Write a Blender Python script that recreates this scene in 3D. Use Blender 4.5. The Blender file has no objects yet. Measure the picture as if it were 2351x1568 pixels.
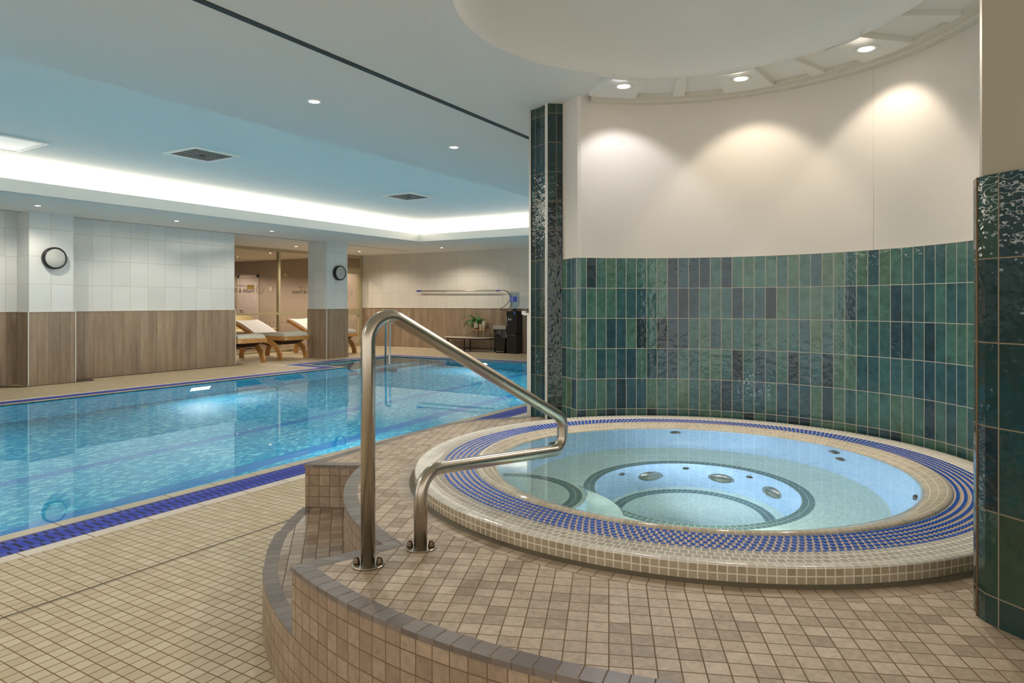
import bpy, bmesh, math, random
from mathutils import Vector, Matrix
random.seed(7)
sc = bpy.context.scene
PI = math.pi
# ------------------------------------------------------------------ camera
H = 1.18
cam_d = bpy.data.cameras.new('camera'); cam = bpy.data.objects.new('camera', cam_d)
sc.collection.objects.link(cam); sc.camera = cam
cam.location = (0, 0, H)
cam.rotation_euler = (PI/2, 0, math.radians(31.08-90))
cam_d.sensor_width = 36; cam_d.lens = 1567/2351*36
cam_d.shift_y = -(784-696)/2351
cam_d.clip_start = 0.02; cam_d.clip_end = 100
# ------------------------------------------------------------------ view + world
sc.view_settings.view_transform = 'Standard'; sc.view_settings.look = 'None'
sc.view_settings.gamma = 1; sc.view_settings.use_curve_mapping = False
sc.view_settings.exposure = 0.95
cy = sc.cycles
cy.use_denoising = True
cy.max_bounces = 8; cy.diffuse_bounces = 4; cy.glossy_bounces = 3; cy.transmission_bounces = 6; cy.transparent_max_bounces = 6
cy.sample_clamp_indirect = 4.0; cy.sample_clamp_direct = 0
cy.blur_glossy = 0.3
cy.use_adaptive_sampling = True; cy.adaptive_threshold = 0.012
w = bpy.data.worlds.new('world'); sc.world = w; w.use_nodes = True
w.node_tree.nodes['Background'].inputs[0].default_value = (1.0, .95, .89, 1)
w.node_tree.nodes['Background'].inputs[1].default_value = 0.78
COVE = 3.6; COVE_NEAR = 15.0; SPOT = 6.5; POOLLAMP = 20.0; TUBLAMP = 5.0; DOWN = 24.0; LOUNGE = 62.0; SPILL = 21.0

# ------------------------------------------------------------------ helpers
C = sc.collection
class N:
    """small node-tree helper"""
    def __init__(s, name):
        s.m = bpy.data.materials.new(name); s.m.use_nodes = True
        s.t = s.m.node_tree; s.t.nodes.clear()
        s.out = s.t.nodes.new('ShaderNodeOutputMaterial')
    def n(s, k, **kw):
        x = s.t.nodes.new(k)
        for a, b in kw.items(): setattr(x, a, b)
        return x
    def link(s, a, b): s.t.links.new(a, b)
    def put(s, sock, v):
        if hasattr(v, 'is_linked') or hasattr(v, 'links'): s.link(v, sock)
        elif isinstance(v, (tuple, list)) and len(v) == 3 and sock.type == 'RGBA': sock.default_value = (*v, 1)
        else: sock.default_value = v
    def math(s, op, a, b=0.0, c=None):
        x = s.n('ShaderNodeMath', operation=op)
        s.put(x.inputs[0], a); s.put(x.inputs[1], b)
        if c is not None: s.put(x.inputs[2], c)
        return x.outputs[0]
    def mix(s, f, a, b):
        x = s.n('ShaderNodeMix', data_type='RGBA')
        s.put(x.inputs[0], f); s.put(x.inputs[6], a); s.put(x.inputs[7], b)
        return x.outputs[2]
    def mixf(s, f, a, b):
        x = s.n('ShaderNodeMix', data_type='FLOAT')
        s.put(x.inputs[0], f); s.put(x.inputs[2], a); s.put(x.inputs[3], b)
        return x.outputs[0]
    def ramp(s, f, stops, const=False):
        x = s.n('ShaderNodeValToRGB'); cr = x.color_ramp
        if const: cr.interpolation = 'CONSTANT'
        while len(cr.elements) < len(stops): cr.elements.new(.5)
        for e, (p, c) in zip(cr.elements, stops): e.position = p; e.color = (*c, 1)
        s.link(f, x.inputs[0]); return x.outputs[0]
    def noise(s, vec, scale, detail=2, rough=.5, out=0):
        x = s.n('ShaderNodeTexNoise'); x.inputs['Scale'].default_value = scale
        x.inputs['Detail'].default_value = detail; x.inputs['Roughness'].default_value = rough
        if vec is not None: s.link(vec, x.inputs['Vector'])
        return x.outputs[out]
    def sep(s, v):
        x = s.n('ShaderNodeSeparateXYZ'); s.link(v, x.inputs[0]); return x.outputs
    def comb(s, a, b, c=0.0):
        x = s.n('ShaderNodeCombineXYZ')
        for i, q in enumerate((a, b, c)): s.put(x.inputs[i], q)
        return x.outputs[0]
    def uv(s): return s.n('ShaderNodeUVMap').outputs[0]
    def geo(s): return s.n('ShaderNodeNewGeometry').outputs['Position']
    def bump(s, h, strength=.3, dist=.01, normal=None):
        x = s.n('ShaderNodeBump'); x.inputs['Strength'].default_value = strength
        x.inputs['Distance'].default_value = dist; s.link(h, x.inputs['Height'])
        if normal is not None: s.link(normal, x.inputs['Normal'])
        return x.outputs[0]
    def bsdf(s, col, rough=.5, metal=0.0, normal=None, spec=.5, **kw):
        x = s.n('ShaderNodeBsdfPrincipled')
        s.put(x.inputs['Base Color'], col); s.put(x.inputs['Roughness'], rough)
        s.put(x.inputs['Metallic'], metal); s.put(x.inputs['Specular IOR Level'], spec)
        if normal is not None: s.link(normal, x.inputs['Normal'])
        for k, v in kw.items(): s.put(x.inputs[k.replace('_', ' ')], v)
        s.link(x.outputs[0], s.out.inputs[0]); return x

def srgb(r, g, b):
    f = lambda c: (c/255/12.92) if c/255 <= .04045 else ((c/255+.055)/1.055)**2.4
    return (f(r), f(g), f(b))
def plain(name, col, rough=.5, metal=0.0, spec=.5, noise=0.0, nscale=20, bump=0.0, bscale=60):
    k = N(name); c = col; nm = None
    if noise:
        nz = k.noise(k.geo(), nscale, 3)
        c = k.mix(nz, tuple(x*(1-noise) for x in col), tuple(min(1, x*(1+noise)) for x in col))
    if bump: nm = k.bump(k.noise(k.geo(), bscale, 3), bump, .004)
    k.bsdf(c, rough, metal, nm, spec); return k.m
def emit(name, col, s):
    k = N(name); x = k.n('ShaderNodeEmission'); k.put(x.inputs[0], col); x.inputs[1].default_value = s
    k.link(x.outputs[0], k.out.inputs[0]); return k.m

def cells(k, U, V, pu, pv, g, bond=0.0, ou=0.0, ov=0.0):
    """returns (tile mask 1=tile, random value socket, cell vector)"""
    v = k.math('DIVIDE', k.math('SUBTRACT', V, ov), pv); cv = k.math('FLOOR', v); fv = k.math('SUBTRACT', v, cv)
    u = k.math('DIVIDE', k.math('SUBTRACT', U, ou), pu)
    if bond:
        par = k.math('MODULO', k.math('ABSOLUTE', cv), 2.0); u = k.math('ADD', u, k.math('MULTIPLY', par, bond))
    cu = k.math('FLOOR', u); fu = k.math('SUBTRACT', u, cu)
    du = k.math('MULTIPLY', k.math('MINIMUM', fu, k.math('SUBTRACT', 1.0, fu)), pu)
    dv = k.math('MULTIPLY', k.math('MINIMUM', fv, k.math('SUBTRACT', 1.0, fv)), pv)
    d = k.math('MINIMUM', du, dv)
    mr = k.n('ShaderNodeMapRange'); k.link(d, mr.inputs[0])
    mr.inputs[1].default_value = g*.5; mr.inputs[2].default_value = g*.5+max(g*.35, .0006)
    wn = k.n('ShaderNodeTexWhiteNoise', noise_dimensions='2D'); k.link(k.comb(cu, cv), wn.inputs['Vector'])
    return mr.outputs[0], wn.outputs['Value'], wn.outputs['Color']

def tile_mat(name, pu, pv, g, stops, grout, rough=.4, mottle=.15, mscale=40, bond=0.0, rot=0.0, world=False,
             ou=0.0, ov=0.0, wav=0.0, wscale=25, spec=.5, gbump=.25, tilt=0.0, groutvar=None, rvar=0.0):
    k = N(name)
    if world: s = k.sep(k.geo())
    else: s = k.sep(k.uv())
    U, V = s[0], s[1]
    if rot:
        c_, s_ = math.cos(rot), math.sin(rot)
        U2 = k.math('ADD', k.math('MULTIPLY', U, c_), k.math('MULTIPLY', V, s_))
        V2 = k.math('SUBTRACT', k.math('MULTIPLY', V, c_), k.math('MULTIPLY', U, s_)); U, V = U2, V2
    mask, rnd, rcol = cells(k, U, V, pu, pv, g, bond, ou, ov)
    col = k.ramp(rnd, stops)
    pos = k.geo()
    if mottle:
        off = k.n('ShaderNodeVectorMath', operation='MULTIPLY_ADD')
        k.link(rcol, off.inputs[0]); off.inputs[1].default_value = (5, 5, 5); k.link(pos, off.inputs[2])
        nz = k.noise(off.outputs[0], mscale, 4, .6)
        hs = k.n('ShaderNodeHueSaturation'); k.link(col, hs.inputs['Color'])
        k.link(k.math('ADD', k.math('MULTIPLY', k.math('SUBTRACT', nz, .5), mottle*4), 1.0), hs.inputs['Value'])
        col = hs.outputs[0]
    gr = grout
    if groutvar: gr = k.mix(k.noise(pos, 6, 3), grout, groutvar)
    c = k.mix(mask, gr, col)
    nm = k.bump(mask, gbump, .002)
    if wav:
        off = k.n('ShaderNodeVectorMath', operation='MULTIPLY_ADD')
        k.link(rcol, off.inputs[0]); off.inputs[1].default_value = (9, 9, 9); k.link(pos, off.inputs[2])
        nm = k.bump(k.noise(off.outputs[0], wscale, 2, .5), wav, .01, nm)
    r = k.mixf(mask, .8, k.math('ADD', rough, k.math('MULTIPLY', k.noise(pos, 9, 2), rvar)) if rvar else rough)
    k.bsdf(c, r, 0.0, nm, spec); return k.m

# ------------------------------------------------------------------ materials
M = {}
M['deck'] = tile_mat('deck_tiles', .0516, .0516, .0032, [(0, srgb(190,172,138)), (.5, srgb(199,182,150)), (1, srgb(207,191,162))],
    srgb(112,84,50), rough=.26, mottle=.05, mscale=14, world=True, ou=.0245, ov=.0, wav=.10, wscale=10, groutvar=srgb(140,112,74), spec=.5, rvar=.2)
M['plat'] = tile_mat('platform_tiles', .0505, .0505, .0022, [(0, srgb(148,130,108)), (.3, srgb(168,149,126)), (.6, srgb(180,161,138)), (1, srgb(190,172,150))],
    srgb(132,104,70), rough=.38, mottle=.24, mscale=60, world=True, rot=math.radians(23), groutvar=srgb(90,68,44), wav=.1, wscale=14, rvar=.2)
M['riser'] = tile_mat('riser_tiles', .0505, .051, .0022, [(0, srgb(136,115,93)), (.3, srgb(143,122,99)), (.7, srgb(149,128,105)), (1, srgb(158,138,114))],
    srgb(118,90,60), rough=.45, mottle=.24, mscale=45, groutvar=srgb(92,70,46))
M['steptop'] = tile_mat('step_tiles', .0505, .0505, .0022, [(0, srgb(140,116,96)), (.5, srgb(156,134,112)), (1, srgb(170,150,128))],
    srgb(84,62,44), rough=.16, mottle=.1, mscale=38, world=True, rot=math.radians(45), wav=.12, wscale=10)
M['edging'] = tile_mat('edging_tiles', .0512, .06, .0022, [(0, srgb(98,88,80)), (.5, srgb(112,101,93)), (1, srgb(122,111,102))],
    srgb(66,52,38), rough=.36, mottle=.1, mscale=50, ov=-.004, groutvar=srgb(130,104,70), wav=.08)
M['rimtile'] = tile_mat('rim_mosaic', .026, .0295, .0026, [(0, srgb(196,190,174)), (.5, srgb(206,200,186)), (1, srgb(214,208,196))],
    srgb(236,228,212), rough=.16, mottle=.05, mscale=60, bond=.5, wav=.12, wscale=25)
M['rimface'] = tile_mat('rim_face_mosaic', .026, .026, .0026, [(0, srgb(152,138,114)), (.5, srgb(164,150,126)), (1, srgb(174,160,138))],
    srgb(222,208,182), rough=.2, mottle=.05, mscale=60, ov=.4095)
M['nosing'] = tile_mat('nosing_mosaic', .026, .030, .0016, [(0, srgb(186,174,152)), (.5, srgb(196,184,162)), (1, srgb(204,193,172))],
    srgb(226,214,192), rough=.08, mottle=.04, mscale=60, bond=.5)
M['shell'] = tile_mat('shell_mosaic', .026, .026, .0022, [(0, srgb(162,184,202)), (.5, srgb(172,192,208)), (1, srgb(182,200,214))],
    srgb(186,214,210), rough=.25, mottle=.05, mscale=40, bond=.5)
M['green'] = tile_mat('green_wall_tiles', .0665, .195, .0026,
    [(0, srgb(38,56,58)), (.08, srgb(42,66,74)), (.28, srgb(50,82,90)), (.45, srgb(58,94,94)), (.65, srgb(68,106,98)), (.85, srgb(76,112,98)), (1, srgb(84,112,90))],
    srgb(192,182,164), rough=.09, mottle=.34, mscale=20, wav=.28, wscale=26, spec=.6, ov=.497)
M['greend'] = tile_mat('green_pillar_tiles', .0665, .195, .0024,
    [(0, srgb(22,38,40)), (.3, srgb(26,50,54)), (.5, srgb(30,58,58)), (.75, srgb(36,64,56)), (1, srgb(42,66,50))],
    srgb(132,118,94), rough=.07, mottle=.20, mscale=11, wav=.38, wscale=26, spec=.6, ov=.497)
M['green_shaded'] = tile_mat('shaded_near_wall_tiles', .0665, .2025, .0024,  # darker copy of the green tiles; the near wall's shade is in the colour
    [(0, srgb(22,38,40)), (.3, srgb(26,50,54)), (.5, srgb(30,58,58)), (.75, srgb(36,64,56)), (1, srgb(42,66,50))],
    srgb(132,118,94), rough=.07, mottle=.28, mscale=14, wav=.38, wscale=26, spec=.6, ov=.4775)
M['white_tile'] = tile_mat('white_wall_tiles', .30, .40, .004, [(0, srgb(205,207,203)), (1, srgb(214,216,212))],
    srgb(176,172,152), rough=.08, mottle=.015, mscale=5, ov=1.055, ou=6.125, wav=.06, wscale=40)
M['white_tile_far'] = tile_mat('white_end_wall_tiles', .3125, .40, .004, [(0, srgb(205,199,186)), (1, srgb(212,206,194))],
    srgb(176,164,140), rough=.13, mottle=.015, mscale=5, ov=1.055, ou=.10, wav=.06, wscale=40)
def wood_mat():
    k = N('wood_effect_planks'); s = k.sep(k.uv())
    mask, rnd, rc = cells(k, s[0], s[1], .1485, 3.0, .0022, 0, .02, -1.0)
    vec = k.comb(k.math('ADD', s[0], k.math('MULTIPLY', rnd, 30.0)), k.math('MULTIPLY', s[1], .09))
    a = k.noise(vec, 9, 4, .6); b = k.noise(vec, 60, 3, .6)
    t = k.math('ADD', k.math('MULTIPLY', a, .75), k.math('MULTIPLY', b, .25))
    col = k.ramp(t, [(.28, srgb(104,84,62)), (.45, srgb(138,116,92)), (.58, srgb(152,130,104)), (.75, srgb(170,149,122))])
    hs = k.n('ShaderNodeHueSaturation'); k.link(col, hs.inputs['Color'])
    k.link(k.math('ADD', .88, k.math('MULTIPLY', rnd, .24)), hs.inputs['Value'])
    hs.inputs['Saturation'].default_value = .92
    k.bsdf(k.mix(mask, srgb(80,66,50), hs.outputs[0]), .35); return k.m
M['wood'] = wood_mat()
M['plaster'] = plain('ceiling_plaster', srgb(230,228,220), .75, noise=.015, nscale=3)
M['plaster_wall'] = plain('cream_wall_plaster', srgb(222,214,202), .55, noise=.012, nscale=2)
M['plaster_shaded'] = plain('shaded_side_plaster', srgb(170,160,138), .6, noise=.015, nscale=3)  # white plaster darkened; shade on the right wall put into the colour
def rough_plaster():
    k = N('patched_plaster'); nz = k.noise(k.geo(), 55, 5, .7)
    col = k.ramp(nz, [(.26, srgb(160,144,114)), (.36, srgb(214,206,190)), (.7, srgb(220,214,200))])
    k.bsdf(col, .8, 0, k.bump(nz, .3, .003)); return k.m
M['patched'] = rough_plaster()
M['dark'] = plain('dark_channel', srgb(44,44,38), .6)
M['white_metal'] = plain('white_metal', srgb(226,224,216), .4)
M['trimwhite'] = plain('white_trim', srgb(214,210,200), .45)
M['alu'] = plain('brushed_aluminium', srgb(196,192,180), .32, .8)
M['cream_frame'] = plain('cream_window_frame', srgb(172,160,126), .45)
M['lounge_wall'] = plain('taupe_wall_paint', srgb(176,160,146), .7, noise=.02, nscale=2)
M['lounge_ceil'] = plain('lounge_ceiling_paint', srgb(160,140,112), .8)
M['pink_door'] = plain('pale_door_paint', srgb(202,188,184), .5)
M['door_frame'] = plain('pale_architrave', srgb(206,192,180), .5)
M['brass'] = plain('brass_plate', srgb(190,160,70), .35, .5)
M['black'] = plain('black_plastic', srgb(20,18,16), .35)
M['blackmet'] = plain('black_powder_metal', srgb(26,20,18), .45, .3)
M['ltgrey'] = plain('light_grey_plastic', srgb(150,142,134), .5)
M['lamp_grey'] = plain('opal_lamp_glass', srgb(176,178,172), .12)
M['towel'] = plain('white_towelling', srgb(226,218,212), .9, bump=.2, bscale=300)
M['cushion'] = plain('pale_grey_cushion', srgb(206,202,188), .75)
M['sling'] = plain('dark_brown_underside', srgb(58,30,20), .7)
M['sofa'] = plain('cream_upholstery', srgb(196,180,136), .8)
M['marble'] = plain('pale_marble', srgb(206,192,172), .3, noise=.05, nscale=12)
M['cup'] = plain('cream_card', srgb(222,208,178), .6)
M['leaf'] = plain('fern_green', srgb(52,110,46), .5, noise=.3, nscale=25)
M['blue_plastic'] = plain('blue_plastic', srgb(40,70,170), .35)
M['hose'] = plain('black_rubber', srgb(30,30,36), .5)
M['lfloor'] = plain('dark_lounge_floor', srgb(118,100,80), .22, noise=.12, nscale=5)
M['seal'] = plain('grey_sealant', srgb(104,94,76), .7, noise=.2, nscale=60)
M['beech'] = None
def beech():
    k = N('beech_wood'); s = k.geo(); v = k.n('ShaderNodeVectorMath', operation='MULTIPLY')
    k.link(s, v.inputs[0]); v.inputs[1].default_value = (14, 3, 14)
    k.bsdf(k.ramp(k.noise(v.outputs[0], 2, 3), [(.3, srgb(176,124,66)), (.7, srgb(206,158,92))]), .4); return k.m
M['beech'] = beech()
def steel(name, col, rough, aniso=120):
    k = N(name); nz = k.noise(k.geo(), 5, 3); n2 = k.noise(k.geo(), 220, 2)
    k.bsdf(k.mix(nz, tuple(c*.86 for c in col), col), k.math('ADD', rough, k.math('MULTIPLY', nz, .1)), 1.0, k.bump(n2, .06, .001)); return k.m
M['steel'] = steel('brushed_stainless_steel', srgb(190,180,164), .22)
M['steel_dark'] = steel('tarnished_steel', srgb(120,104,86), .28)
M['chrome'] = steel('polished_chrome', srgb(200,204,206), .1)
def water_mat(name, bs, bscale, col=(1, 1, 1)):
    k = N(name); g = k.n('ShaderNodeBsdfGlass'); k.put(g.inputs['Color'], col)
    g.inputs['Roughness'].default_value = 0.0; g.inputs['IOR'].default_value = 1.33
    k.link(k.bump(k.noise(k.geo(), bscale, 2, .5), bs, .004), g.inputs['Normal'])
    k.link(g.outputs[0], k.out.inputs[0]); return k.m
M['pool_water'] = water_mat('clear_pool_water', .05, 2.2, (.93, .99, 1))
M['spa_water'] = water_mat('clear_spa_water', .10, 5, (.96, 1, 1))
def pane_mat(name, tint, refl):
    k = N(name); t = k.n('ShaderNodeBsdfTransparent'); k.put(t.inputs[0], tint)
    g = k.n('ShaderNodeBsdfGlossy'); g.inputs['Roughness'].default_value = .02
    lw = k.n('ShaderNodeLayerWeight'); lw.inputs[0].default_value = .5
    fr = k.math('ADD', .04, k.math('MULTIPLY', .7, k.math('POWER', lw.outputs['Facing'], 5.0)))
    mx = k.n('ShaderNodeMixShader'); k.link(k.math('MULTIPLY', fr, refl), mx.inputs[0])
    k.link(t.outputs[0], mx.inputs[1]); k.link(g.outputs[0], mx.inputs[2]); k.link(mx.outputs[0], k.out.inputs[0]); return k.m
M['pane'] = pane_mat('window_glass', (.90, .87, .82), 1.0)
M['bottle'] = pane_mat('blue_bottle_plastic', (.74, .86, .96), 1.2)
M['bag'] = pane_mat('clear_bin_liner', (.78, .74, .66), 2.5)
M['glow'] = emit('warm_lamp_glow', (1, .90, .78), 9.0)
M['glow_cool'] = emit('cool_lamp_glow', (.93, .95, 1), 9.0)
M['cove'] = emit('cove_strip_light', (1, .93, .80), COVE)
M['cove_near'] = emit('near_cove_strip_light', (1, .93, .80), COVE_NEAR)
M['uwglow'] = emit('underwater_lamp_glow', (.85, .94, 1), 6.0)
def pool_floor():
    k = N('pool_mosaic'); P = k.sep(k.geo()); s = k.sep(k.uv())
    mask, rnd, rc = cells(k, s[0], s[1], .026, .026, .0015, .0)
    m2, r2, _ = cells(k, s[0], s[1], .052, .026, .0, .5)
    col = k.ramp(r2, [(0, srgb(24,136,170)), (.5, srgb(42,150,182)), (.72, srgb(62,166,192)), (.82, srgb(116,198,204)), (1, srgb(140,208,206))])
    # lane lines run along the pool length on the floor
    def band(c0, wd): return k.math('LESS_THAN', k.math('ABSOLUTE', k.math('SUBTRACT', P[1], c0)), wd)
    fl = k.math('LESS_THAN', P[2], -1.2)
    ln = k.math('MULTIPLY', fl, k.math('MINIMUM', 1.0, k.math('ADD', band(6.43, .07), band(5.25, .09))))
    col = k.mix(k.math('MULTIPLY', ln, .85), col, srgb(34,104,172))
    k.bsdf(k.mix(mask, srgb(84,172,196), col), .35); return k.m
M['pool'] = pool_floor()
M['poolstep'] = tile_mat('pool_step_mosaic', .052, .052, .002, [(0, srgb(84,136,150)), (1, srgb(112,160,168))], srgb(150,186,190), rough=.3, mottle=.05, world=True)
def polar_mat(name, base, dark, bands):
    """mosaic laid in rings about the tub centre; bands = list of builder functions giving a 0/1 mask"""
    k = N(name); P = k.sep(k.geo())
    def dist(cx, cy): return k.math('SQRT', k.math('ADD', k.math('POWER', k.math('SUBTRACT', P[0], cx), 2.0), k.math('POWER', k.math('SUBTRACT', P[1], cy), 2.0)))
    return k, P, dist
def bench_like(name, cx, cy, mode):
    k = N(name); P = k.sep(k.geo())
    def dist(a, b): return k.math('SQRT', k.math('ADD', k.math('POWER', k.math('SUBTRACT', P[0], a), 2.0), k.math('POWER', k.math('SUBTRACT', P[1], b), 2.0)))
    r = dist(cx, cy); p = .0265
    q = k.math('DIVIDE', r, p); ring = k.math('FLOOR', q); fr = k.math('SUBTRACT', q, ring)
    th = k.math('ADD', k.math('DIVIDE', k.math('ARCTAN2', k.math('SUBTRACT', P[1], cy), k.math('SUBTRACT', P[0], cx)), 2*PI), .5)
    cnt = k.math('MAXIMUM', 4.0, k.math('ROUND', k.math('MULTIPLY', k.math('ADD', ring, .5), 2*PI)))
    tq = k.math('MULTIPLY', th, cnt); tc = k.math('FLOOR', tq); ft = k.math('SUBTRACT', tq, tc)
    d1 = k.math('MINIMUM', fr, k.math('SUBTRACT', 1.0, fr)); d2 = k.math('MINIMUM', ft, k.math('SUBTRACT', 1.0, ft))
    mask = k.math('GREATER_THAN', k.math('MINIMUM', d1, d2), .05)
    wn = k.n('ShaderNodeTexWhiteNoise', noise_dimensions='2D'); k.link(k.comb(ring, tc), wn.inputs['Vector'])
    col = k.ramp(wn.outputs['Value'], [(0, srgb(214,230,212)), (1, srgb(228,240,226))])
    def rng(x, a, b): return k.math('MULTIPLY', k.math('GREATER_THAN', x, a), k.math('LESS_THAN', x, b))
    if mode == 'bench':
        s_ = dist(2.405, 1.457)
        b1 = k.math('MULTIPLY', rng(r, .4505, .5035), k.math('GREATER_THAN', s_, .46))
        b2 = k.math('MULTIPLY', rng(s_, .46, .515), k.math('LESS_THAN', r, .5035))
        dk = k.math('MAXIMUM', b1, b2)
    elif mode == 'step': dk = rng(r, .265, .318)
    else: dk = rng(r, .318, .371)
    col = k.mix(dk, col, srgb(108,128,122))
    k.bsdf(k.mix(mask, srgb(200,216,202), col), .3); return k.m
TC = (3.10, .90)
M['bench'] = bench_like('bench_mosaic', 3.09, .893, 'bench')
M['stepm'] = bench_like('entry_step_mosaic', 2.42, 1.49, 'step')
M['tubfloor'] = bench_like('footwell_floor_mosaic', 3.08, .905, 'floor')
def grate_mat():
    k = N('blue_pool_grating'); s = k.sep(k.uv()); U, V = s[0], s[1]
    def slot(v0, v1, pitch, wd, off):
        f = k.math('FRACT', k.math('DIVIDE', k.math('ADD', U, off), pitch))
        a = k.math('LESS_THAN', f, wd/pitch)
        return k.math('MULTIPLY', a, k.math('MULTIPLY', k.math('GREATER_THAN', V, v0), k.math('LESS_THAN', V, v1)))
    sl = k.math('MAXIMUM', k.math('MAXIMUM', slot(.072, .168, .047, .014, 0), slot(.006, .056, .047, .013, .0235)), slot(.184, .234, .047, .013, .0235))
    mid = k.math('MULTIPLY', k.math('GREATER_THAN', V, .062), k.math('LESS_THAN', V, .178))
    base = k.mix(mid, srgb(66,78,178), srgb(30,54,176))
    k.bsdf(k.mix(sl, base, srgb(8,10,48)), .5, 0, k.bump(k.math('SUBTRACT', 1.0, sl), .6, .004), .3); return k.m
M['grate'] = grate_mat()
M['coping'] = tile_mat('coping_stone', .31, 2.0, .004, [(0, srgb(186,176,154)), (1, srgb(196,186,166))], srgb(90,70,48), rough=.3, mottle=.04, mscale=12, ov=-1)
M['slab'] = tile_mat('edge_slab', .31, 2.0, .004, [(0, srgb(214,202,188)), (1, srgb(220,210,196))], srgb(120,96,66), rough=.5, mottle=.04, mscale=12, ov=-1)
M['link_blue'] = plain('blue_grating_link', srgb(48,100,200), .2)
M['link_base'] = tile_mat('grating_web', .0125, .025, .004, [(0, srgb(218,202,186)), (1, srgb(226,212,198))], srgb(180,158,134), rough=.5, mottle=0, bond=.5)
TC = (3.10, .90)
M['band_dark'] = plain('dark_skirting_tile', srgb(84,72,60), .4)

# ------------------------------------------------------------------ mesh builder
class MB:
    def __init__(s): s.v = []; s.f = []; s.uv = []; s.mi = []; s.sm = []
    def face(s, pts, uvs=None, mi=0, smooth=False):
        b = len(s.v); s.v += [tuple(p) for p in pts]; s.f.append(tuple(range(b, b+len(pts))))
        if uvs is None:
            n = (Vector(pts[1])-Vector(pts[0])).cross(Vector(pts[2])-Vector(pts[1]))
            a = [abs(x) for x in n]; m = a.index(max(a))
            uvs = [((p[0], p[1]) if m == 2 else (p[1], p[2]) if m == 0 else (p[0], p[2])) for p in pts]
        s.uv.append(list(uvs)); s.mi.append(mi); s.sm.append(smooth)
    def box(s, a, b, mi=0):
        x0, y0, z0 = [min(p, q) for p, q in zip(a, b)]; x1, y1, z1 = [max(p, q) for p, q in zip(a, b)]
        P = lambda i, j, k: ((x0, x1)[i], (y0, y1)[j], (z0, z1)[k])
        for q in ([(0,0,0),(0,1,0),(1,1,0),(1,0,0)], [(0,0,1),(1,0,1),(1,1,1),(0,1,1)], [(0,0,0),(1,0,0),(1,0,1),(0,0,1)],
                  [(1,1,0),(0,1,0),(0,1,1),(1,1,1)], [(0,1,0),(0,0,0),(0,0,1),(0,1,1)], [(1,0,0),(1,1,0),(1,1,1),(1,0,1)]):
            s.face([P(*t) for t in q], mi=mi)
        return s
    def bar(s, p, q, wd, ht, mi=0, up=(0, 0, 1)):
        p = Vector(p); q = Vector(q); d = (q-p).normalized(); upv = Vector(up)
        if abs(d.dot(upv)) > .98: upv = Vector((1, 0, 0))
        a = d.cross(upv).normalized()*wd/2; b = a.cross(d).normalized()*ht/2
        c = [[e+i*a+j*b for i, j in ((-1,-1),(1,-1),(1,1),(-1,1))] for e in (p, q)]
        for k in range(4):
            l = (k+1) % 4; s.face([c[0][k], c[0][l], c[1][l], c[1][k]], mi=mi)
        s.face(c[0][::-1], mi=mi); s.face(c[1], mi=mi); return s
    def tube(s, pts, r, n=12, mi=0, cap=True, rs=None):
        pts = [Vector(p) for p in pts]; rings = []; prev = None
        for i, p in enumerate(pts):
            d = ((pts[min(i+1, len(pts)-1)]-pts[max(i-1, 0)])).normalized()
            if prev is None:
                a = d.cross(Vector((0, 0, 1)) if abs(d.z) < .9 else Vector((1, 0, 0))).normalized()
            else: a = (prev-d*prev.dot(d)).normalized()
            prev = a; b = d.cross(a); rr = rs[i] if rs else r
            rings.append([p+rr*(math.cos(t)*a+math.sin(t)*b) for t in [2*PI*k/n for k in range(n)]])
        for i in range(len(rings)-1):
            for k in range(n):
                l = (k+1) % n; s.face([rings[i][k], rings[i][l], rings[i+1][l], rings[i+1][k]], mi=mi, smooth=True)
        if cap: s.face(rings[0][::-1], mi=mi); s.face(rings[-1], mi=mi)
        return s
    def lathe(s, prof, c=(0, 0), n=48, a0=0, a1=2*PI, mi=0, smooth=True, ucirc=None, flip=False, v0=0.0, uvz=False):
        L = [v0]
        for i in range(1, len(prof)): L.append(L[-1]+math.hypot(prof[i][0]-prof[i-1][0], prof[i][1]-prof[i-1][1]))
        P = lambda i, t: (c[0]+prof[i][0]*math.cos(t), c[1]+prof[i][0]*math.sin(t), prof[i][1])
        uc = ucirc or 2*PI*max(p[0] for p in prof)
        for k in range(n):
            t0 = a0+(a1-a0)*k/n; t1 = a0+(a1-a0)*(k+1)/n
            for i in range(len(prof)-1):
                V0, V1 = (prof[i][1], prof[i+1][1]) if uvz else (L[i], L[i+1])
                q = [P(i, t0), P(i, t1), P(i+1, t1), P(i+1, t0)]
                u = [(t0/2/PI*uc, V0), (t1/2/PI*uc, V0), (t1/2/PI*uc, V1), (t0/2/PI*uc, V1)]
                if prof[i][0] < 1e-6: q = [q[0], q[2], q[3]]; u = [u[0], u[2], u[3]]
                elif prof[i+1][0] < 1e-6: q = q[:3]; u = u[:3]
                if flip: q = q[::-1]; u = u[::-1]
                s.face(q, u, mi, smooth)
        return s
    def wall(s, path, z0, z1, flip=False, mi=0, closed=False, smooth=False, u0=0.0):
        u = u0; n = len(path); rng_ = range(n if closed else n-1)
        for i in rng_:
            a = path[i]; b = path[(i+1) % n]; l = math.hypot(b[0]-a[0], b[1]-a[1])
            q = [(a[0], a[1], z0), (b[0], b[1], z0), (b[0], b[1], z1), (a[0], a[1], z1)]
            uu = [(u, z0), (u+l, z0), (u+l, z1), (u, z1)]
            if flip: q = q[::-1]; uu = uu[::-1]
            s.face(q, uu, mi, smooth); u += l
        return s
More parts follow.
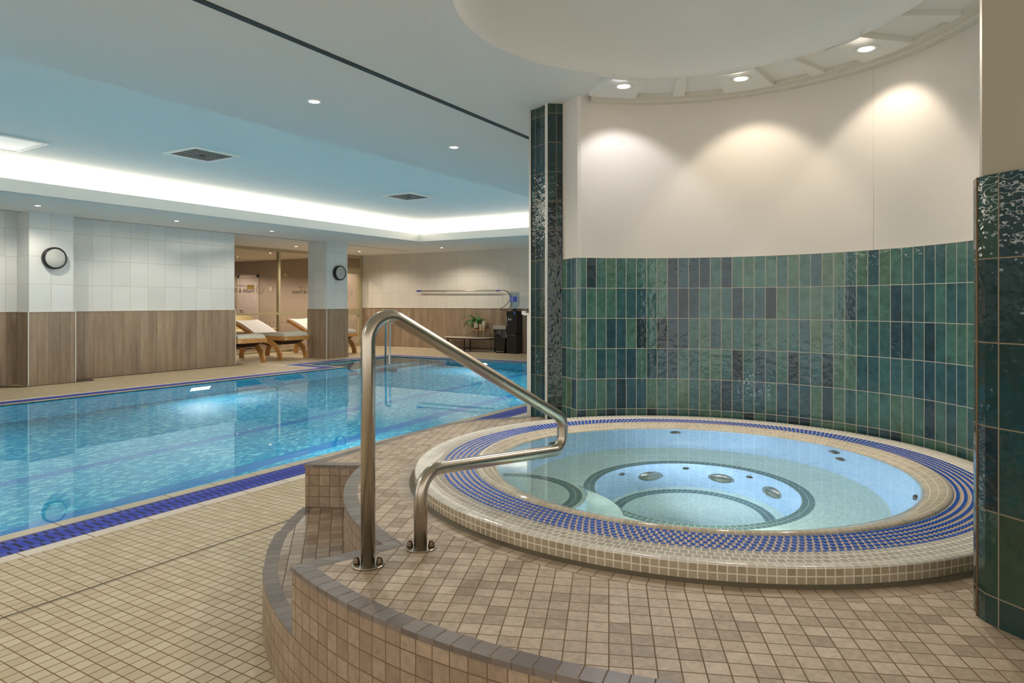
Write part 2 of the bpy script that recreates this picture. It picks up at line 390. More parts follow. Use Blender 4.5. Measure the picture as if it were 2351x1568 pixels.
    def band(s, p1, p2, z, closed=False, mi=0, width=None, u0=0.0):
        """flat strip between two matching paths; U along p1, V across"""
        u = u0; n = len(p1)
        for i in range(n if closed else n-1):
            j = (i+1) % n; a, b, c_, d = p1[i], p1[j], p2[j], p2[i]
            l = math.hypot(b[0]-a[0], b[1]-a[1]); wd = width or math.hypot(a[0]-d[0], a[1]-d[1])
            q = [(*a[:2], z), (*b[:2], z), (*c_[:2], z), (*d[:2], z)]; uu = [(u, 0), (u+l, 0), (u+l, wd), (u, wd)]
            n_ = (Vector(q[1])-Vector(q[0])).cross(Vector(q[2])-Vector(q[1]))
            if n_.z < 0: q = q[::-1]; uu = uu[::-1]
            s.face(q, uu, mi); u += l
        return s
    def poly(s, loops, z, up=True, mi=0):
        bm = bmesh.new(); ed = []
        for lp in loops:
            vs = [bm.verts.new((p[0], p[1], z)) for p in lp]
            for i in range(len(vs)): ed.append(bm.edges.new((vs[i], vs[(i+1) % len(vs)])))
        bmesh.ops.triangle_fill(bm, edges=ed, use_beauty=True)
        for f in bm.faces:
            pts = [tuple(v.co) for v in f.verts]
            if (f.normal.z > 0) != up: pts = pts[::-1]
            s.face(pts, mi=mi)
        bm.free(); return s
    def build(s, name, mats, parent=None, merge=True, loc=None, bevel=0, shade=None):
        me = bpy.data.meshes.new(name); me.from_pydata(s.v, [], s.f)
        ul = me.uv_layers.new(name='UVMap'); flat = [c for f in s.uv for p in f for c in p]
        ul.data.foreach_set('uv', flat)
        me.polygons.foreach_set('material_index', s.mi)
        me.polygons.foreach_set('use_smooth', s.sm)
        for m in (mats if isinstance(mats, (list, tuple)) else [mats]): me.materials.append(m)
        if merge:
            bm = bmesh.new(); bm.from_mesh(me); bmesh.ops.remove_doubles(bm, verts=bm.verts, dist=1e-5)
            bm.to_mesh(me); bm.free()
        me.update()
        o = bpy.data.objects.new(name, me); C.objects.link(o)
        if parent is not None: o.parent = parent; o.matrix_parent_inverse = Matrix.Identity(4)
        if parent is not None and parent.type == 'EMPTY' and s.__dict__.get('world', False):
            pass
        if loc: o.location = loc
        if bevel:
            b = o.modifiers.new('bevel', 'BEVEL'); b.width = bevel; b.segments = 2; b.limit_method = 'ANGLE'
        return o
def tag(o, label=None, cat=None, group=None, kind=None):
    if label: o['label'] = label
    if cat: o['category'] = cat
    if group: o['group'] = group
    if kind: o['kind'] = kind
    return o
def empty(name, loc, label, cat, group=None, rz=0):
    o = bpy.data.objects.new(name, None); C.objects.link(o); o.location = loc; o.rotation_euler = (0, 0, rz)
    o.empty_display_size = .1
    return tag(o, label, cat, group)
def world_part(mb, name, mats, root, **kw):
    """part built in world coordinates, parented to a thing placed at root.location"""
    l = root.location; r = Matrix.Rotation(-root.rotation_euler.z, 4, 'Z')
    mb.v = [tuple(r @ (Vector(p)-l)) for p in mb.v]
    return mb.build(name, mats, root, **kw)
def dup(root, loc, rz=None, label=None, group=None):
    def cp(o, par):
        c = o.copy(); C.objects.link(c); c.parent = par
        for ch in list(o.children): cp(ch, c)
        return c
    r = cp(root, None); r.location = loc
    if rz is not None: r.rotation_euler = (0, 0, rz)
    if label: r['label'] = label
    if group: r['group'] = group
    return r
def struct(o): o['kind'] = 'structure'; return o
def arc(c, r, d0, d1, n):
    return [(c[0]+r*math.cos(math.radians(d0+(d1-d0)*i/n)), c[1]+r*math.sin(math.radians(d0+(d1-d0)*i/n))) for i in range(n+1)]
def fillet(pts, rad, n=8):
    """polyline with rounded corners; rad = list for inner corners"""
    P = [Vector(p) for p in pts]; out = [P[0]]
    for i in range(1, len(P)-1):
        r = rad[i-1]; a = (P[i-1]-P[i]).normalized(); b = (P[i+1]-P[i]).normalized()
        ang = math.acos(max(-1, min(1, a.dot(b)))); t = r/math.tan(ang/2)
        t = min(t, (P[i-1]-P[i]).length*.49, (P[i+1]-P[i]).length*.49)
        p0 = P[i]+a*t; p1 = P[i]+b*t; rr = t*math.tan(ang/2)
        cdir = (a+b).normalized(); cen = P[i]+cdir*math.hypot(t, rr)
        e0 = p0-cen; e1 = p1-cen; tot = math.acos(max(-1, min(1, e0.normalized().dot(e1.normalized()))))
        for k in range(n+1):
            s_ = k/n
            v = (e0*math.sin((1-s_)*tot)+e1*math.sin(s_*tot))/math.sin(tot)
            out.append(cen+v)
    out.append(P[-1]); return out

ZL = 2.49      # low ceiling by the far walls
ZN = 2.51      # ceiling over the hot tub
ZR = 2.90      # recessed ceiling over the pool
ZD = .408      # raised platform
ZS = .204      # step
# ------------------------------------------------------------------ floor
WP = [(-4, 3.99), (11.65, 3.99), (11.65, 10.12), (9.20, 10.12), (9.20, 9.10), (-4, 9.10)]   # water outline
def off(o): return [(-4-o, 3.99-o), (11.65+o, 3.99-o), (11.65+o, 10.12+o), (9.20-o, 10.12+o), (9.20-o, 9.10+o), (-4-o, 9.10+o)]
E_ = .41; fo = off(E_)
m = MB()
m.poly([[(-4, -4), (14.05, -4), (14.05, 3.99-E_), (-4, 3.99-E_)], arc(TC, 1.0, 0, 360, 48)[:-1]], 0, True)
for (x0, x1, y0, y1) in ( (11.65+E_, 14.05, 3.99-E_, 13.35), (-4, 9.20-E_, 9.10+E_, 13.35), (9.20-E_, 11.65+E_, 10.12+E_, 13.35)):
    m.face([(x0, y0, 0), (x1, y0, 0), (x1, y1, 0), (x0, y1, 0)])
struct(m.build('floor', M['deck']))
m = MB(); m.box((-4, 13.35, -.02), (14.05, 20, 0)); struct(m.build('floor.001', M['lfloor']))
m = MB(); m.box((-4, 2.952, .0002), (8.5, 2.962, .0012)); m.box((4.0, 9.9, .0002), (4.01, 11.1, .0012))
struct(m.build('trim_1', M['band_dark']))
# ------------------------------------------------------------------ swimming pool
pool = empty('swimming_pool', (6, 6.5, 0), 'long blue-tiled swimming pool sunk in the beige tiled floor', 'swimming pool')
m = MB()
zb = -1.25; n = len(WP)
u = 0
for i in range(n):
    a = WP[i]; b = WP[(i+1) % n]; l = math.hypot(b[0]-a[0], b[1]-a[1])
    m.face([(a[0], a[1], 0), (b[0], b[1], 0), (b[0], b[1], zb), (a[0], a[1], zb)], [(u, 0), (u+l, 0), (u+l, zb), (u, zb)]); u += l
m.poly([WP], zb, True)
world_part(m, 'basin', M['pool'], pool)
m = MB(); m.box((9.21, 9.12, -1.24), (11.6, 10.11, -.42)); m.box((10.2, 8.75, -1.24), (11.6, 9.12, -.75))
world_part(m, 'entry_step', M['poolstep'], pool)['label'] = 'greyish entry step under the water in the far corner'
def ring(o0, o1, z, mat, name, drop=0):
    m = MB(); A = off(o0); B = off(o1)
    idx = [0, 1, 2, 3, 4, 5]
    for i in (0, 1, 2, 3, 4):
        a, b, c_, d = A[i], A[i+1], B[i+1], B[i]
        L = math.hypot(b[0]-a[0], b[1]-a[1]); dx, dy = (b[0]-a[0])/L, (b[1]-a[1])/L
        f = lambda p: ((p[0])*dx+(p[1])*dy, abs((p[0]-a[0])*dy-(p[1]-a[1])*dx))
        q = [(*a, z), (*b, z), (*c_, z), (*d, z)]; uu = [f(a), f(b), f(c_), f(d)]
        if (Vector(q[1])-Vector(q[0])).cross(Vector(q[2])-Vector(q[1])).z < 0: q = q[::-1]; uu = uu[::-1]
        m.face(q, uu)
        if drop:
            for (s0, s1) in ((a, b), (d, c_)):
                m.face([(*s0, z), (*s1, z), (*s1, z-drop), (*s0, z-drop)], [f(s0), f(s1), f(s1), f(s0)])
    return world_part(m, name, mat, pool)
ring(0, .09, .004, M['coping'], 'coping', .014)
ring(.09, .09+.24, .0, M['grate'], 'overflow_grate', .02)['label'] = 'blue slotted grating'
ring(.33, .41, .002, M['slab'], 'edge_slab', .02)
for (x, y, nx, ny) in ((6.17, 9.095, 0, -1), (2.2, 9.095, 0, -1), (11.645, 7.72, -1, 0), (11.645, 5.2, -1, 0)):
    m = MB(); a = Vector((-ny, nx, 0)); cpt = Vector((x+nx*.02, y+ny*.02, -.42))
    rim_ = [cpt+.035*(math.cos(t)*a+math.sin(t)*Vector((0, 0, 1))) for t in [2*PI*k/20 for k in range(20)]]
    m.face(rim_); 
    lp = world_part(m, 'pool_lamp', M['uwglow'], pool)
    ld = bpy.data.lights.new('pool_lamp_light', 'AREA'); ld.energy = POOLLAMP; ld.size = .3; ld.color = (.72, .90, 1); ld.spread = math.radians(170)
    lo = bpy.data.objects.new('pool_lamp_light', ld); C.objects.link(lo); lo.location = (x+nx*.08, y+ny*.08, -.42)
    lo.rotation_euler = Vector((nx, ny, -.15)).to_track_quat('-Z', 'Y').to_euler()
for x in (1.0, 5.0, 9.0):   # added underwater lights at the near wall, unseen and without fittings
    ld = bpy.data.lights.new('pool_lamp_light', 'AREA'); ld.energy = POOLLAMP; ld.size = .3; ld.color = (.72, .90, 1); ld.spread = math.radians(170)
    lo = bpy.data.objects.new('pool_lamp_light', ld); C.objects.link(lo); lo.location = (x, 4.08, -.42)
    lo.rotation_euler = Vector((0, 1, -.15)).to_track_quat('-Z', 'Y').to_euler()
m = MB(); m.poly([WP], -.012, True)
tag(m.build('pool_water', M['pool_water']), 'clear still blue water filling the long swimming pool', 'water', kind='stuff')
# ------------------------------------------------------------------ walls
m = MB(); z1 = 1.055
m.wall([(-4, 11.26), (4.77, 11.26), (4.77, 10.90), (5.37, 10.90), (5.37, 11.26), (8.42, 11.26), (8.42, 13.30)], z1, ZL)
for f in m.uv: pass
m2 = MB(); L_ = lambda d, c=.012: [(-4, 11.26-c), (4.77-c, 11.26-c), (4.77-c, 10.90-c), (5.37+c, 10.90-c), (5.37+c, 11.26-c), (8.42+c, 11.26-c), (8.42+c, 13.30)]
# UV of the tiled part follows world x
for i, f in enumerate(m.f):
    P = [m.v[j] for j in f]; ax = 0 if abs(P[1][0]-P[0][0]) > abs(P[1][1]-P[0][1]) else 1
    m.uv[i] = [(p[ax]+(.165 if abs(P[0][1]-10.9) < .01 and abs(P[1][1]-10.9) < .01 else 0), p[2]) for p in P]
wl = struct(m.build('wall_left', M['white_tile']))
m2.wall(L_(0), 0, z1); m2.build('wood_panel', M['wood'], wl)
tr = MB(); tr.wall(L_(0, .02), z1-.004, z1+.008); 
pth = L_(0, .02)
tr.band(pth, L_(0, 0), z1+.008)
for (x, y) in ((4.755, 10.885), (5.385, 10.885), (8.435, 11.245)): tr.box((x-.006, y-.006, 0), (x+.006, y+.006, z1))
struct(tr.build('trim_2', M['trimwhite']))
m = MB(); m.band([(-4, 11.26), (4.6, 11.26), (4.75, 10.87), (5.39, 10.87), (5.39, 11.24), (8.5, 11.24)],
                 [(-4, 11.12), (4.35, 11.12), (4.62, 10.80), (5.62, 10.80), (5.75, 11.14), (8.5, 11.14)], .003)
struct(m.build('baseboard_left', M['band_dark']))
# end wall
m = MB(); m.face([(14.05, 13.33, z1), (14.05, -4, z1), (14.05, -4, ZL), (14.05, 13.33, ZL)], [(13.33, z1), (-4, z1), (-4, ZL), (13.33, ZL)])
m.box((13.98, 4.0, z1), (14.05, 8.50, ZL))
wf = struct(m.build('wall_far', M['white_tile_far']))
m = MB(); m.box((14.035, 8.5, 0), (14.06, 13.33, z1)); m.box((13.965, 4.0, 0), (14.04, 8.5, z1)); m.build('wood_panel', M['wood'], wf)
m = MB(); m.box((14.02, 8.5, z1-.003), (14.05, 13.33, z1+.009)); m.box((13.95, 4, z1-.003), (13.98, 8.5, z1+.009)); m.box((14.02, 8.5, 0), (14.034, 13.33, .012))
struct(m.build('trim_3', M['trimwhite']))
# lounge beyond the glass
m = MB(); m.box((14.05, 13.33, 0), (14.15, 20, ZL)); struct(m.build('wall_lounge', M['lounge_wall']))
m = MB(); m.box((-4, 20, 0), (14.15, 20.1, ZL)); m.box((8.3, 13.38, 0), (8.42, 20, ZL)); struct(m.build('wall_lounge_back', M['lounge_wall']))
# column by the pool
col = empty('tiled_column', (10.665, 11.11, 0), 'free-standing square column, white tiled above and wood clad below, at the pool corner', 'column')
m = MB(); m.box((10.36, 10.83, z1), (10.97, 11.39, ZL)); world_part(m, 'tiled_shaft', M['white_tile'], col)
m = MB(); m.box((10.348, 10.818, .0), (10.982, 11.402, z1)); world_part(m, 'wood_cladding', M['wood'], col)
m = MB(); m.box((10.338, 10.808, z1), (10.992, 11.412, z1+.010)); m.box((10.338, 10.808, 0), (10.35, 10.82, z1))
world_part(m, 'trim_strip', M['trimwhite'], col)
# ------------------------------------------------------------------ curved wall round the hot tub
def Rw(d):
    """inner radius of the wall round the tub, by angle"""
    if d > -60: return 1.305
    t = min(1, (-60-d)/75); return 1.305+.115*t
ang = [48.3-i*2.5 for i in range(int((48.3+134)/2.5)+1)]
inner = [(TC[0]+Rw(a)*math.cos(math.radians(a)), TC[1]+Rw(a)*math.sin(math.radians(a))) for a in ang]
pre = [(4.07, 2.064), (3.955, 1.905)]
path = pre+inner
ZT = 1.472
m = MB(); m.wall(path, ZD, ZT, flip=False, smooth=False)
wb = struct(m.build('wall_back', M['green'])); wb.data.flip_normals()
up_ = [(4.085, 2.07), (3.965, 1.90)]+[(TC[0]+(Rw(a)+.006)*math.cos(math.radians(a)), TC[1]+(Rw(a)+.006)*math.sin(math.radians(a))) for a in ang]
m = MB(); m.wall(up_, ZT, ZN+.05, smooth=False); m.band(up_, path, ZT); o = m.build('painted_wall', M['plaster_wall'], wb)
sm = o.data.polygons
# panel joint line in the painted wall
a_ = math.radians(-30.5); m = MB(); m.box((-.0008, -.001, ZT), (.0008, .001, ZN)); o = m.build('panel_joint', M['patched'], wb)
o.location = (TC[0]+1.309*math.cos(a_), TC[1]+1.309*math.sin(a_), 0); o.rotation_euler = (0, 0, a_)
# outer shell of the wall
outer = [(TC[0]+(Rw(a)+.16)*math.cos(math.radians(a)), TC[1]+(Rw(a)+.16)*math.sin(math.radians(a))) for a in ang]
m = MB(); m.wall([(4.10, 2.32), (4.25, 2.2)]+outer, 0, ZN); m.build('outer_face', M['plaster_shaded'], wb)
# green pillar at the pool end of the wall
P0 = Vector((4.10, 2.32, 0)); P1 = Vector((4.012, 2.150, 0)); P2 = Vector((4.072, 2.066, 0))
pil = empty('tiled_pillar', (4.06, 2.2, ZD), 'narrow dark green glossy tiled pillar where the curved wall ends by the pool', 'pillar')
nrm = Vector((-(P1-P0).y, (P1-P0).x, 0)).normalized()
cc = []
for i in range(7):
    t = i/6; p = P0.lerp(P1, t); s_ = (1-(2*t-1)**2)*.012; cc.append((p.x+.89*s_, p.y-.46*s_))
m = MB(); m.wall(cc, 0, ZN, u0=.02, smooth=False); m.wall([(P1.x, P1.y), (P2.x, P2.y)], 0, ZN, u0=.0)
m.wall([(P2.x, P2.y), (4.25, 2.2), (P0.x, P0.y)], 0, ZN)
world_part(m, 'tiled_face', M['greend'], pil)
m = MB(); m.box((P1.x-.010, P1.y-.008, ZD), (P1.x+.004, P1.y+.006, ZN)); world_part(m, 'corner_trim', M['trimwhite'], pil)
m = MB(); m.box((P0.x-.008, P0.y-.005, 0), (P0.x+.004, P0.y+.010, ZN)); world_part(m, 'edge_trim', M['alu'], pil)
br = empty('wall_bracket', (4.115, 2.335, 1.10), 'small white bracket on the pool side edge of the green pillar', 'bracket')
m = MB(); m.box((4.09, 2.33, 1.095), (4.12, 2.375, 1.112)); m.box((4.10, 2.365, 1.10), (4.125, 2.395, 1.125)); world_part(m, 'arm', M['white_metal'], br, bevel=.003)
m = MB(); m.box((4.103, 2.337, .0), (4.112, 2.352, 1.097)); world_part(m, 'upright_strip', M['alu'], br)
# near wall at the right edge of the frame
near = [(2.15, -.14), (2.078, -.108), (2.036, -.114), (2.006, -.128), (1.984, -.152), (1.944, -.200), (1.88, -.29), (1.80, -.42), (1.72, -.60), (1.66, -.85), (1.62, -1.3), (1.62, -2.5)]
m = MB(); 
u_ = 0
ZQ = 1.490
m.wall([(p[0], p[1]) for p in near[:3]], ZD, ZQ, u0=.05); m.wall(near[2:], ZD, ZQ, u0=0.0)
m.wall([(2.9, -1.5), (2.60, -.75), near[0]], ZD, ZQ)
wr = struct(m.build('wall_right', M['green_shaded']))
wr.data.flip_normals()
inn = [(2.16, -.155), (2.09, -.122), (2.042, -.124)]+[(p[0]+.012, p[1]-.012) for p in near[5:]]
m = MB(); m.wall(inn, ZQ, ZN+.05); m.wall([(2.9, -1.5), (2.61, -.75), inn[0]], ZQ, ZN+.05); m.poly([near+[(2.9, -2.5), (2.9, -1.5), (2.60, -.75)]], ZQ, True); m.build('painted_wall', M['plaster_shaded'], wr)
m = MB(); m.tube([(2.037, -.114, ZD), (2.037, -.114, ZQ)], .003, 8); m.build('corner_grout', plain('brown_grout', srgb(120,92,62), .7), wr)
# ------------------------------------------------------------------ ceilings
DC = (2.93, .877); DR = 1.023
m = MB()
SO = 4.235
circ = arc(DC, DR, 0, 360, 96)[:-1]
# low ceiling over the hot tub, with the round opening
RC = TC; R1 = 1.33
ringang0, ringang1 = -75, 50
hole = []
for i in range(97):
    d = -180+360*i/96
    hole.append((DC[0]+DR*math.cos(math.radians(d)), DC[1]+DR*math.sin(math.radians(d))))
hole = hole[:-1]
m.poly([[(-4, -4), (14.05, -4), (14.05, SO), (-4, SO)], hole], ZN, False)
ceil = struct(m.build('ceiling', M['plaster']))
# shallow dome inside the opening
m = MB(); prof = [(DR, ZN), (DR-.004, ZN+.012)]+[(DR*math.cos(t)*.992, ZN+.012+.30*math.sin(t)) for t in [PI/2*k/14 for k in range(1, 14)]]+[(0, ZN+.312)]
m.lathe(prof, DC, 96, flip=True); m.build('dome', M['plaster'], ceil)
# raised soffit ring line round the dome (left part only)
m = MB(); m.lathe([(1.188, ZN-.0001), (1.190, ZN-.002), (1.194, ZN-.002), (1.196, ZN-.0001)], DC, 96, math.radians(95), math.radians(235)); m.build('plaster_ring', M['plaster'], ceil)
# stepped cornice where the dome ceiling meets the curved wall
def cpt(r, d): return (TC[0]+r*math.cos(math.radians(d)), TC[1]+r*math.sin(math.radians(d)))
m = MB(); A0, A1 = -100, 46
m.lathe([(1.215, ZN), (1.215, ZN-.022), (1.268, ZN-.024), (1.270, ZN-.04), (1.30, ZN-.043), (1.312, ZN-.043)], TC, 80, math.radians(A0), math.radians(A1), smooth=False, flip=False)
m.build('cornice', M['patched'], ceil)
# shallow pads and coffer ribs between the dome edge and the cornice
m = MB()
def wedge(d0, d1, r0, r1, z0, z1_):
    k = max(2, int(abs(d1-d0)/3)); a = [cpt(r0, d0+(d1-d0)*i/k) for i in range(k+1)]; b = [cpt(r1, d0+(d1-d0)*i/k) for i in range(k+1)]
    loop = a+b[::-1]; m.poly([loop], z0, False); m.wall(loop, z0, z1_, closed=True)
def dome_r(d):   # distance from tub centre to the dome edge in direction d
    ex, ey = DC[0]-TC[0], DC[1]-TC[1]; dx, dy = math.cos(math.radians(d)), math.sin(math.radians(d))
    b = dx*ex+dy*ey; return b+math.sqrt(b*b-(ex*ex+ey*ey)+DR*DR)
for d in (40.5, .5, -38):
    wedge(d-7, d+7, dome_r(d)+.004, 1.214, ZN-.030, ZN)
for d in (20.5, -18.5, -58):
    wedge(d-1.8, d+1.8, dome_r(d)+.004, 1.214, ZN-.022, ZN)
m.build('coffer_rib', M['plaster'], ceil)
m = MB()
for i in range(60):
    d0 = 46-i*2.3; d1 = d0-2.3
    a = [(DC[0]+(DR+.000)*math.cos(math.radians(x)), DC[1]+(DR)*math.sin(math.radians(x))) for x in (d0, d1)]
    m.wall(a, ZN-.018, ZN)
m.build('dome_lip', M['plaster'], ceil)
# dark slot
m = MB(); m.box((-4, 2.700, ZN-.004), (14.05, 2.742, ZN)); struct(m.build('trim_4', M['dark']))
m = MB(); m.box((-4, 11.085, ZL-.003), (13.3, 11.105, ZL)); struct(m.build('trim_5', M['dark']))
# soffits and the recessed ceiling
LV, EU = 9.19, 11.43
m = MB()
m.face([(-4, LV, ZL), (-4, 20, ZL), (EU, 20, ZL), (EU, LV, ZL)]); m.face([(EU, 4.0, ZL), (EU, 20, ZL), (14.05, 20, ZL), (14.05, 4.0, ZL)])
m.build('low_soffit', M['plaster'], ceil)
m = MB(); TB = .36
m.face([(-4, SO-.3, ZR), (-4, LV+TB, ZR), (EU+TB, LV+TB, ZR), (EU+TB, SO-.3, ZR)]); m.build('recessed_ceiling', M['plaster'], ceil)
# upstands (fascias) and trough
m = MB(); zt = 2.645
m.box((-4, LV, ZL), (EU+.02, LV+.02, zt)); m.box((EU, SO-.3, ZL), (EU+.02, LV+.02, zt)); m.build('cove_fascia', M['white_metal'], ceil)
m = MB(); m.box((-4, SO-.02, ZN+.003), (EU, SO+.002, 2.60)); m.build('near_fascia', M['plaster'], ceil)
m = MB(); m.box((-4, LV+TB, 2.5), (EU+TB, LV+TB+.02, ZR)); m.box((EU+TB, SO-.3, 2.5), (EU+TB+.02, LV+TB, ZR)); m.box((-4, SO-.32, 2.52), (EU+TB, SO-.3, ZR))
m.build('cove_back', M['plaster'], ceil)
m = MB(); m.box((-4, LV+.02, 2.5), (EU+TB, LV+TB, 2.52)); m.box((EU+.02, SO-.3, 2.5), (EU+TB, LV+.02, 2.52)); m.build('cove_trough', M['plaster'], ceil)
for (a, b, mt, lab) in (((-4, LV+TB-.02, 2.56), (EU+TB-.03, LV+TB-.001, 2.84), 'cove', 'long bright cove light strip along the left side of the recessed pool ceiling'),
                   ((EU+TB-.02, SO-.28, 2.56), (EU+TB-.001, LV+TB-.03, 2.84), 'cove', 'shorter bright cove light strip across the far end of the pool ceiling'),
                   ((-4, SO-.12, 2.56), (EU, SO-.05, 2.575), 'cove_near', 'dim cove light strip hidden behind the near edge of the pool ceiling')):
    m = MB(); m.box(a, b); tag(m.build('cove_light', M[mt]), lab, 'light strip')
# ceiling fittings
def disc(m, c, r, z, n=24, up=False, mi=0):
    p = [(c[0]+r*math.cos(2*PI*k/n), c[1]+r*math.sin(2*PI*k/n), z) for k in range(n)]
    m.face(p if up else p[::-1], mi=mi)
def downlight(x, y, z, label, power, group, spot=None, r=.033, col=(1, .9, .78), size=150, mat='glow'):
    t = empty('downlight', (x, y, z), label, 'ceiling light', group)
    m = MB(); m.lathe([(r*1.75, 0), (r*1.72, -.004), (r*1.35, -.006), (r*1.02, -.001)], (0, 0), 28, flip=True); m.build('trim_ring', M['white_metal'], t)
    m = MB(); disc(m, (0, 0), r, -.003); m.build('lens', M[mat], t)
    ld = bpy.data.lights.new('downlight_beam', 'SPOT'); ld.energy = power; ld.color = col; ld.spot_size = math.radians(size); ld.spot_blend = .45; ld.shadow_soft_size = .04
    lo = bpy.data.objects.new('downlight_beam', ld); C.objects.link(lo); lo.location = (x, y, z-.02)
    if spot: lo.rotation_euler = Vector(spot).to_track_quat('-Z', 'Y').to_euler()
    return t
gd = 'round downlights in the pool ceiling'
for (x, y, lab) in ((3.18, 3.44, 'round downlight in the near soffit, nearer of the two beside the dark slot'), (4.73, 3.43, 'round downlight in the near soffit, farther of the two beside the dark slot')):
    downlight(x, y, ZN, lab, DOWN, gd)
for (x, y, lab) in ((4.56, 10.18, 'small downlight in the left soffit above the left pier'), (6.55, 10.18, 'small downlight in the left soffit over the middle of the tiled wall'),
                    (8.37, 10.14, 'small downlight in the left soffit above the left end of the glass screen'), (12.93, 9.73, 'small downlight in the end soffit in front of the far white tiled wall'),
                    (10.90, 12.38, 'small downlight over the loungers left of the column top'), (12.78, 12.21, 'small downlight over the lounger right of the column')):
    downlight(x, y, ZL, lab, DOWN*(1.9 if x > 10 else 1.2), gd)
for (x, y, d, lab, cl) in ((3.845, 1.537, (.35, .14, -1), 'wall-washing spotlight over the hot tub, nearest the green pillar', (.93, .93, 1)), (4.064, .904, (.38, 0, -1), 'wall-washing spotlight over the hot tub, middle of three', (1, .86, .70)),
                       (3.919, .25, (.35, -.13, -1), 'wall-washing spotlight over the hot tub, nearest the right wall', (1, .88, .74))):
    dl = downlight(x, y, ZN-.031, lab, SPOT, 'spotlights round the dome', spot=d, r=.036, size=96, col=cl)
    ld = bpy.data.lights.new('downlight_spill', 'SPOT'); ld.energy = SPILL; ld.color = cl; ld.spot_size = math.radians(125); ld.spot_blend = .8; ld.shadow_soft_size = .03
    lo = bpy.data.objects.new('downlight_spill', ld); C.objects.link(lo); lo.location = (x, y, ZN-.055)
    lo.rotation_euler = Vector((-1.0*d[0]/.38, -d[1]*1.5, -1)).to_track_quat('-Z', 'Y').to_euler()
for (x, y, lab) in ((12.0, 14.6, 'small downlight in the lounge ceiling, nearest the glass screen'), (12.5, 16.6, 'small downlight in the lounge ceiling, farthest from the glass screen'), (11.0, 15.2, 'small downlight in the lounge ceiling, left one beyond the glass screen'), (13.25, 14.2, 'added small downlight in the lounge ceiling, just behind the glass door'), (12.9, 18.3, 'added small downlight in the lounge ceiling, in front of the pale door')):  # the glass door and pale door downlights are added to brighten the lounge
    downlight(x, y, ZL, lab, LOUNGE, 'lounge downlights')
for (x, y, lab) in ((.08, 3.44, 'added unseen downlight in the near soffit, behind the camera position'), (-1.5, 3.44, 'added unseen downlight in the near soffit, farthest behind the camera')):  # added downlights out of view, for more light in the room
    downlight(x, y, ZN, lab, DOWN, gd)
def vent(x0, y0, sx, sy, z, lab):
    t = empty('ceiling_vent', (x0+sx/2, y0+sy/2, z), lab, 'air vent', 'square air vents in the pool ceiling')
    m = MB(); w_ = .055
    for (a, b) in (((-sx/2, -sy/2), (sx/2, -sy/2+w_)), ((-sx/2, sy/2-w_), (sx/2, sy/2)), ((-sx/2, -sy/2+w_), (-sx/2+w_, sy/2-w_)), ((sx/2-w_, -sy/2+w_), (sx/2, sy/2-w_))):
        m.box((*a, -.012), (*b, 0))
    m.build('frame', M['white_metal'], t, bevel=.003)
    m = MB(); m.box((-sx/2+w_, -sy/2+w_, -.001), (sx/2-w_, sy/2-w_, 0)); m.build('backing', M['dark'], t)
    m = MB(); hs = sx/2-w_-.01
    for k in range(7):
        r = hs*(1-k/7.5)
        for (p, q) in (((-r, -r), (r, -r)), ((r, -r), (r, r)), ((r, r), (-r, r)), ((-r, r), (-r, -r))):
            m.bar((*p, -.008-.003*(k % 2)), (*q, -.008-.003*(k % 2)), .012, .004)
    m.build('louvres', plain('grey_louvre', srgb(96,110,108), .4), t)
    return t
vent(4.61, 6.84, .60, .60, ZR, 'square louvred air vent in the recessed ceiling, nearer one')
vent(8.25, 6.80, .60, .60, ZR, 'square louvred air vent in the recessed ceiling, farther one')
t = empty('ceiling_panel', (3.39, 8.42, ZR), 'pale square flush panel in the recessed ceiling at the left edge', 'ceiling panel')
m = MB(); m.box((-.30, -.34, -.012), (.30, .34, 0)); m.build('panel', plain('opal_panel', srgb(240,238,230), .4), t)
m = MB()
for (a, b) in (((-.33, -.37), (.33, -.345)), ((-.33, .345), (.33, .37)), ((-.33, -.345), (-.305, .345)), ((.305, -.345), (.33, .345))): m.box((*a, -.016), (*b, 0))
m.build('frame', M['white_metal'], t)
# round bulkhead lamps
def bulkhead(x, y, z, lab):
    t = empty('bulkhead_lamp', (x, y, z), lab, 'wall lamp', 'round black rimmed wall lamps')
    m = MB(); m.lathe([(0, 0), (.155, 0), (.16, .01), (.16, .075), (.152, .085), (.140, .086), (.136, .078)], (0, 0), 40)
    o = m.build('body', M['black'], t); o.rotation_euler = (PI/2, 0, 0)
    m = MB(); m.lathe([(.137, .076), (.11, .088), (.06, .096), (0, .099)], (0, 0), 40); o = m.build('diffuser', M['lamp_grey'], t); o.rotation_euler = (PI/2, 0, 0)
bulkhead(5.08, 10.899, 1.835, 'round black rimmed wall lamp on the pier of the left wall')
bulkhead(10.69, 10.829, 1.83, 'round black rimmed wall lamp on the free-standing column')
# ------------------------------------------------------------------ glass screen
GV = 13.33
def text_mesh(txt, size, name, mat, parent, x, z, y, mirror=True, ext=.0015, left=None):
    cu = bpy.data.curves.new('lettering_curve', 'FONT'); cu.body = txt; cu.size = size; cu.extrude = ext; cu.align_x = 'LEFT'
    tmp = bpy.data.objects.new('tmp', cu); C.objects.link(tmp)
    bpy.context.view_layer.update()
    dg = bpy.context.evaluated_depsgraph_get(); me = bpy.data.meshes.new_from_object(tmp.evaluated_get(dg))
    bpy.data.objects.remove(tmp); me.materials.clear(); me.materials.append(mat)
    R = Matrix.Rotation(PI/2, 4, 'X'); S = Matrix.Scale(-1, 4, (1, 0, 0)) if mirror else Matrix.Identity(4)
    me.transform(S @ R @ Matrix.Scale(.88, 4, (1, 0, 0)))
    if mirror: me.flip_normals()
    if left is not None: x = left-min(v.co.x for v in me.vertices)
    o = bpy.data.objects.new(name, me); C.objects.link(o); o.parent = parent; o.location = (x, y, z); return o
